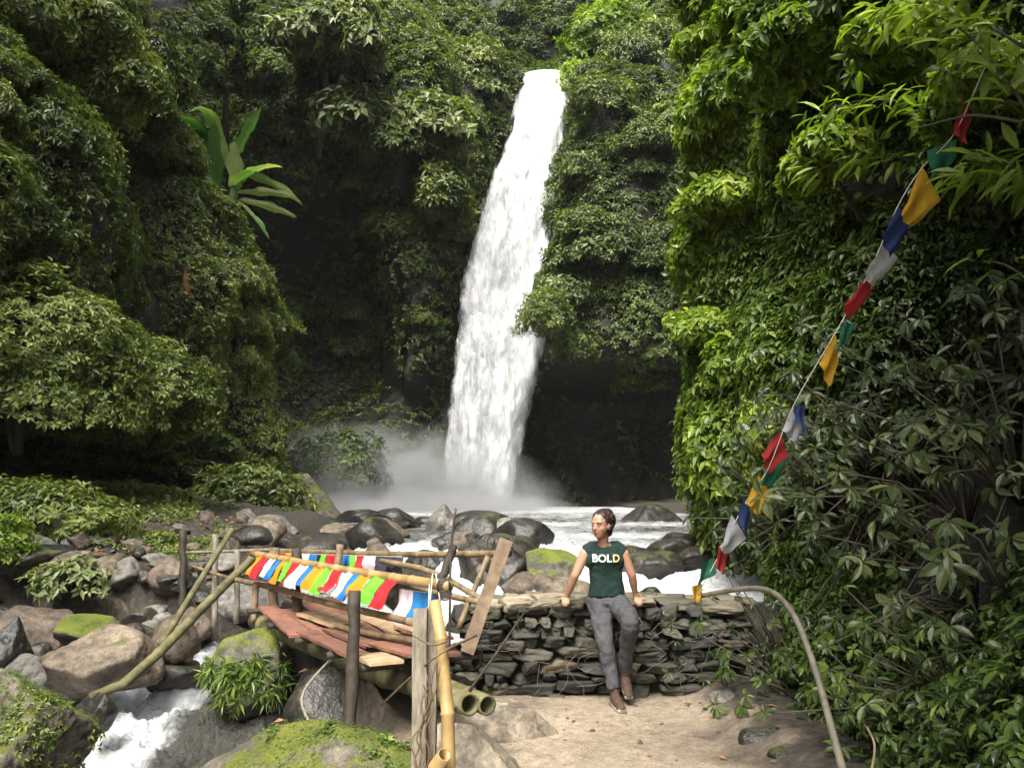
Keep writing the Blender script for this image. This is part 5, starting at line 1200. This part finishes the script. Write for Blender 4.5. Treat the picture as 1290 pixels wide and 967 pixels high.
# shoes
def shoe(heel, toe, upv):
    d = unit(toe-heel); L = np.linalg.norm(toe-heel); sd_ = unit(np.cross(d, upv)); up = np.cross(sd_, d); R = np.stack([sd_, d, up], 1); b = MB()
    b.tube([heel+up*.055, heel+d*L*.30+up*.055, heel+d*L*.62+up*.038, toe+up*.030-d*.02], [.040, .044, .040, .030], 14); solid(b, heel+up*.06+d*.02, (.038, .045, .045), R); solid(b, toe-d*.035+up*.028, (.040, .045, .026), R)
    b.tube([heel+up*.07+d*.03, heel+up*.125+d*.02], [.040, .043], 14)
    o = b.build('shoe', M['shoe'], per, True); remesh(o, .006, 4)
    b = MB(); b.tube([heel+up*.012-d*.03, heel+d*L*.5+up*.010, toe+up*.010], [.036, .040, .034], 14); V = b.V[0]; q = (V-heel) @ up; b.V[0] = V-np.outer(q-.010-np.clip(q-.01, -.010, .014), up)
    b.build('sole', M['sole'], o, True)
    b = MB(); solid(b, toe-d*.018+up*.024, (.034, .026, .020), R); b.build('toe_cap', M['sole'], o, True)
gz_ = float(ground_z(np.array([PO[0]]), np.array([6.6]))[0])
h1 = aL.copy(); h1[2] = gz_+.004; h1[1] += .03; shoe(h1, h1+np.array((.035, -.235, 0)), np.array((0, 0, 1.)))
h2 = aR+np.array((0, .05, -.115)); shoe(h2, h2+np.array((.01, -.20, -.09)), unit(np.array((0, -.4, .91))))

# ------------------------------------------------------------------ mist at the foot of the falls, and the air of the gorge
m, nt, p, out = new_mat('spray'); nt.nodes.remove(p)
tc = nd(nt, 'ShaderNodeTexCoord'); ob = tc.outputs['Object']; pos = geo_pos(nt)
ln = nd(nt, 'ShaderNodeVectorMath', operation='LENGTH'); nt.links.new(ob, ln.inputs[0])
fall = math_(nt, 'POWER', math_(nt, 'SUBTRACT', 1.0, ln.outputs['Value'], True), 1.3)
n = noise(nt, .38, 5, .62, pos, 1.0); nz = math_(nt, 'MULTIPLY', math_(nt, 'SUBTRACT', n.outputs[0], .40), 5.0, True)
dn = math_(nt, 'MULTIPLY', math_(nt, 'MULTIPLY', fall, nz), 2.8)
pv = nd(nt, 'ShaderNodeVolumePrincipled'); pv.inputs['Color'].default_value = (.93, .95, .96, 1); pv.inputs['Anisotropy'].default_value = .1
nt.links.new(dn, pv.inputs['Density']); nt.links.new(pv.outputs[0], out.inputs['Volume']); M['spray'] = m
V, F = ICO[3]
sp_ = mesh_np('mist', V, F, m, True); sp_.location = (-5.8, 35.5, .2); sp_.scale = (9.0, 5.5, 4.8)
tag(sp_, 'white spray drifting from the foot of the waterfall', 'mist', kind='stuff')
low = mesh_np('mist', V, F, M['spray'], True); low.location = (-3.6, 32.5, .5); low.scale = (7.5, 6.5, 1.5)
tag(low, 'low white spray blowing over the plunge pool towards the boulders', 'mist', kind='stuff')
m, nt, p, out = new_mat('haze_air'); nt.nodes.remove(p); pv = nd(nt, 'ShaderNodeVolumePrincipled'); pv.inputs['Color'].default_value = (.90, .94, .92, 1); pv.inputs['Density'].default_value = .0002
nt.links.new(pv.outputs[0], out.inputs['Volume'])
bm = bmesh.new(); bmesh.ops.create_cube(bm, size=1); me = bpy.data.meshes.new('haze'); bm.to_mesh(me); bm.free(); me.materials.append(m); hz = bpy.data.objects.new('haze', me); C.objects.link(hz)
hz.scale = (124, 130, 90); hz.location = (0, 30, 32); tag(hz, 'thin humid air filling the gorge', 'haze', kind='stuff')

# pebbles on the path
r_ = np.random.default_rng(31); pp = []
for i in range(44):
    x, y = r_.uniform(-.5, 1.7), r_.uniform(5.0, 6.9); s = r_.uniform(.006, .020)
    if i < 3: P, F = rock_shape(900+i, 3, 9, .1); o = mesh_np('pebble', P, F, M[('rock_tan', 'rock_grey', 'rock_red')[i]], True); pp.append(o)
    else: o = pp[i % 3].copy(); C.objects.link(o)
    o.location = (x, y, float(ground_z(np.array([x]), np.array([y]))[0])+s*.2); o.scale = (s*1.3, s, s*.6); o.rotation_euler = (0, 0, r_.uniform(0, 6))
    w_ = ('tan', 'grey', 'reddish')[i % 3]; h_ = 'near the wall foot' if y > 6.2 else 'in the foreground'
    tag(o, 'tiny %s pebble on the sandy path %s' % (w_, h_), 'pebble', '%s pebbles on the path %s' % (w_, h_))
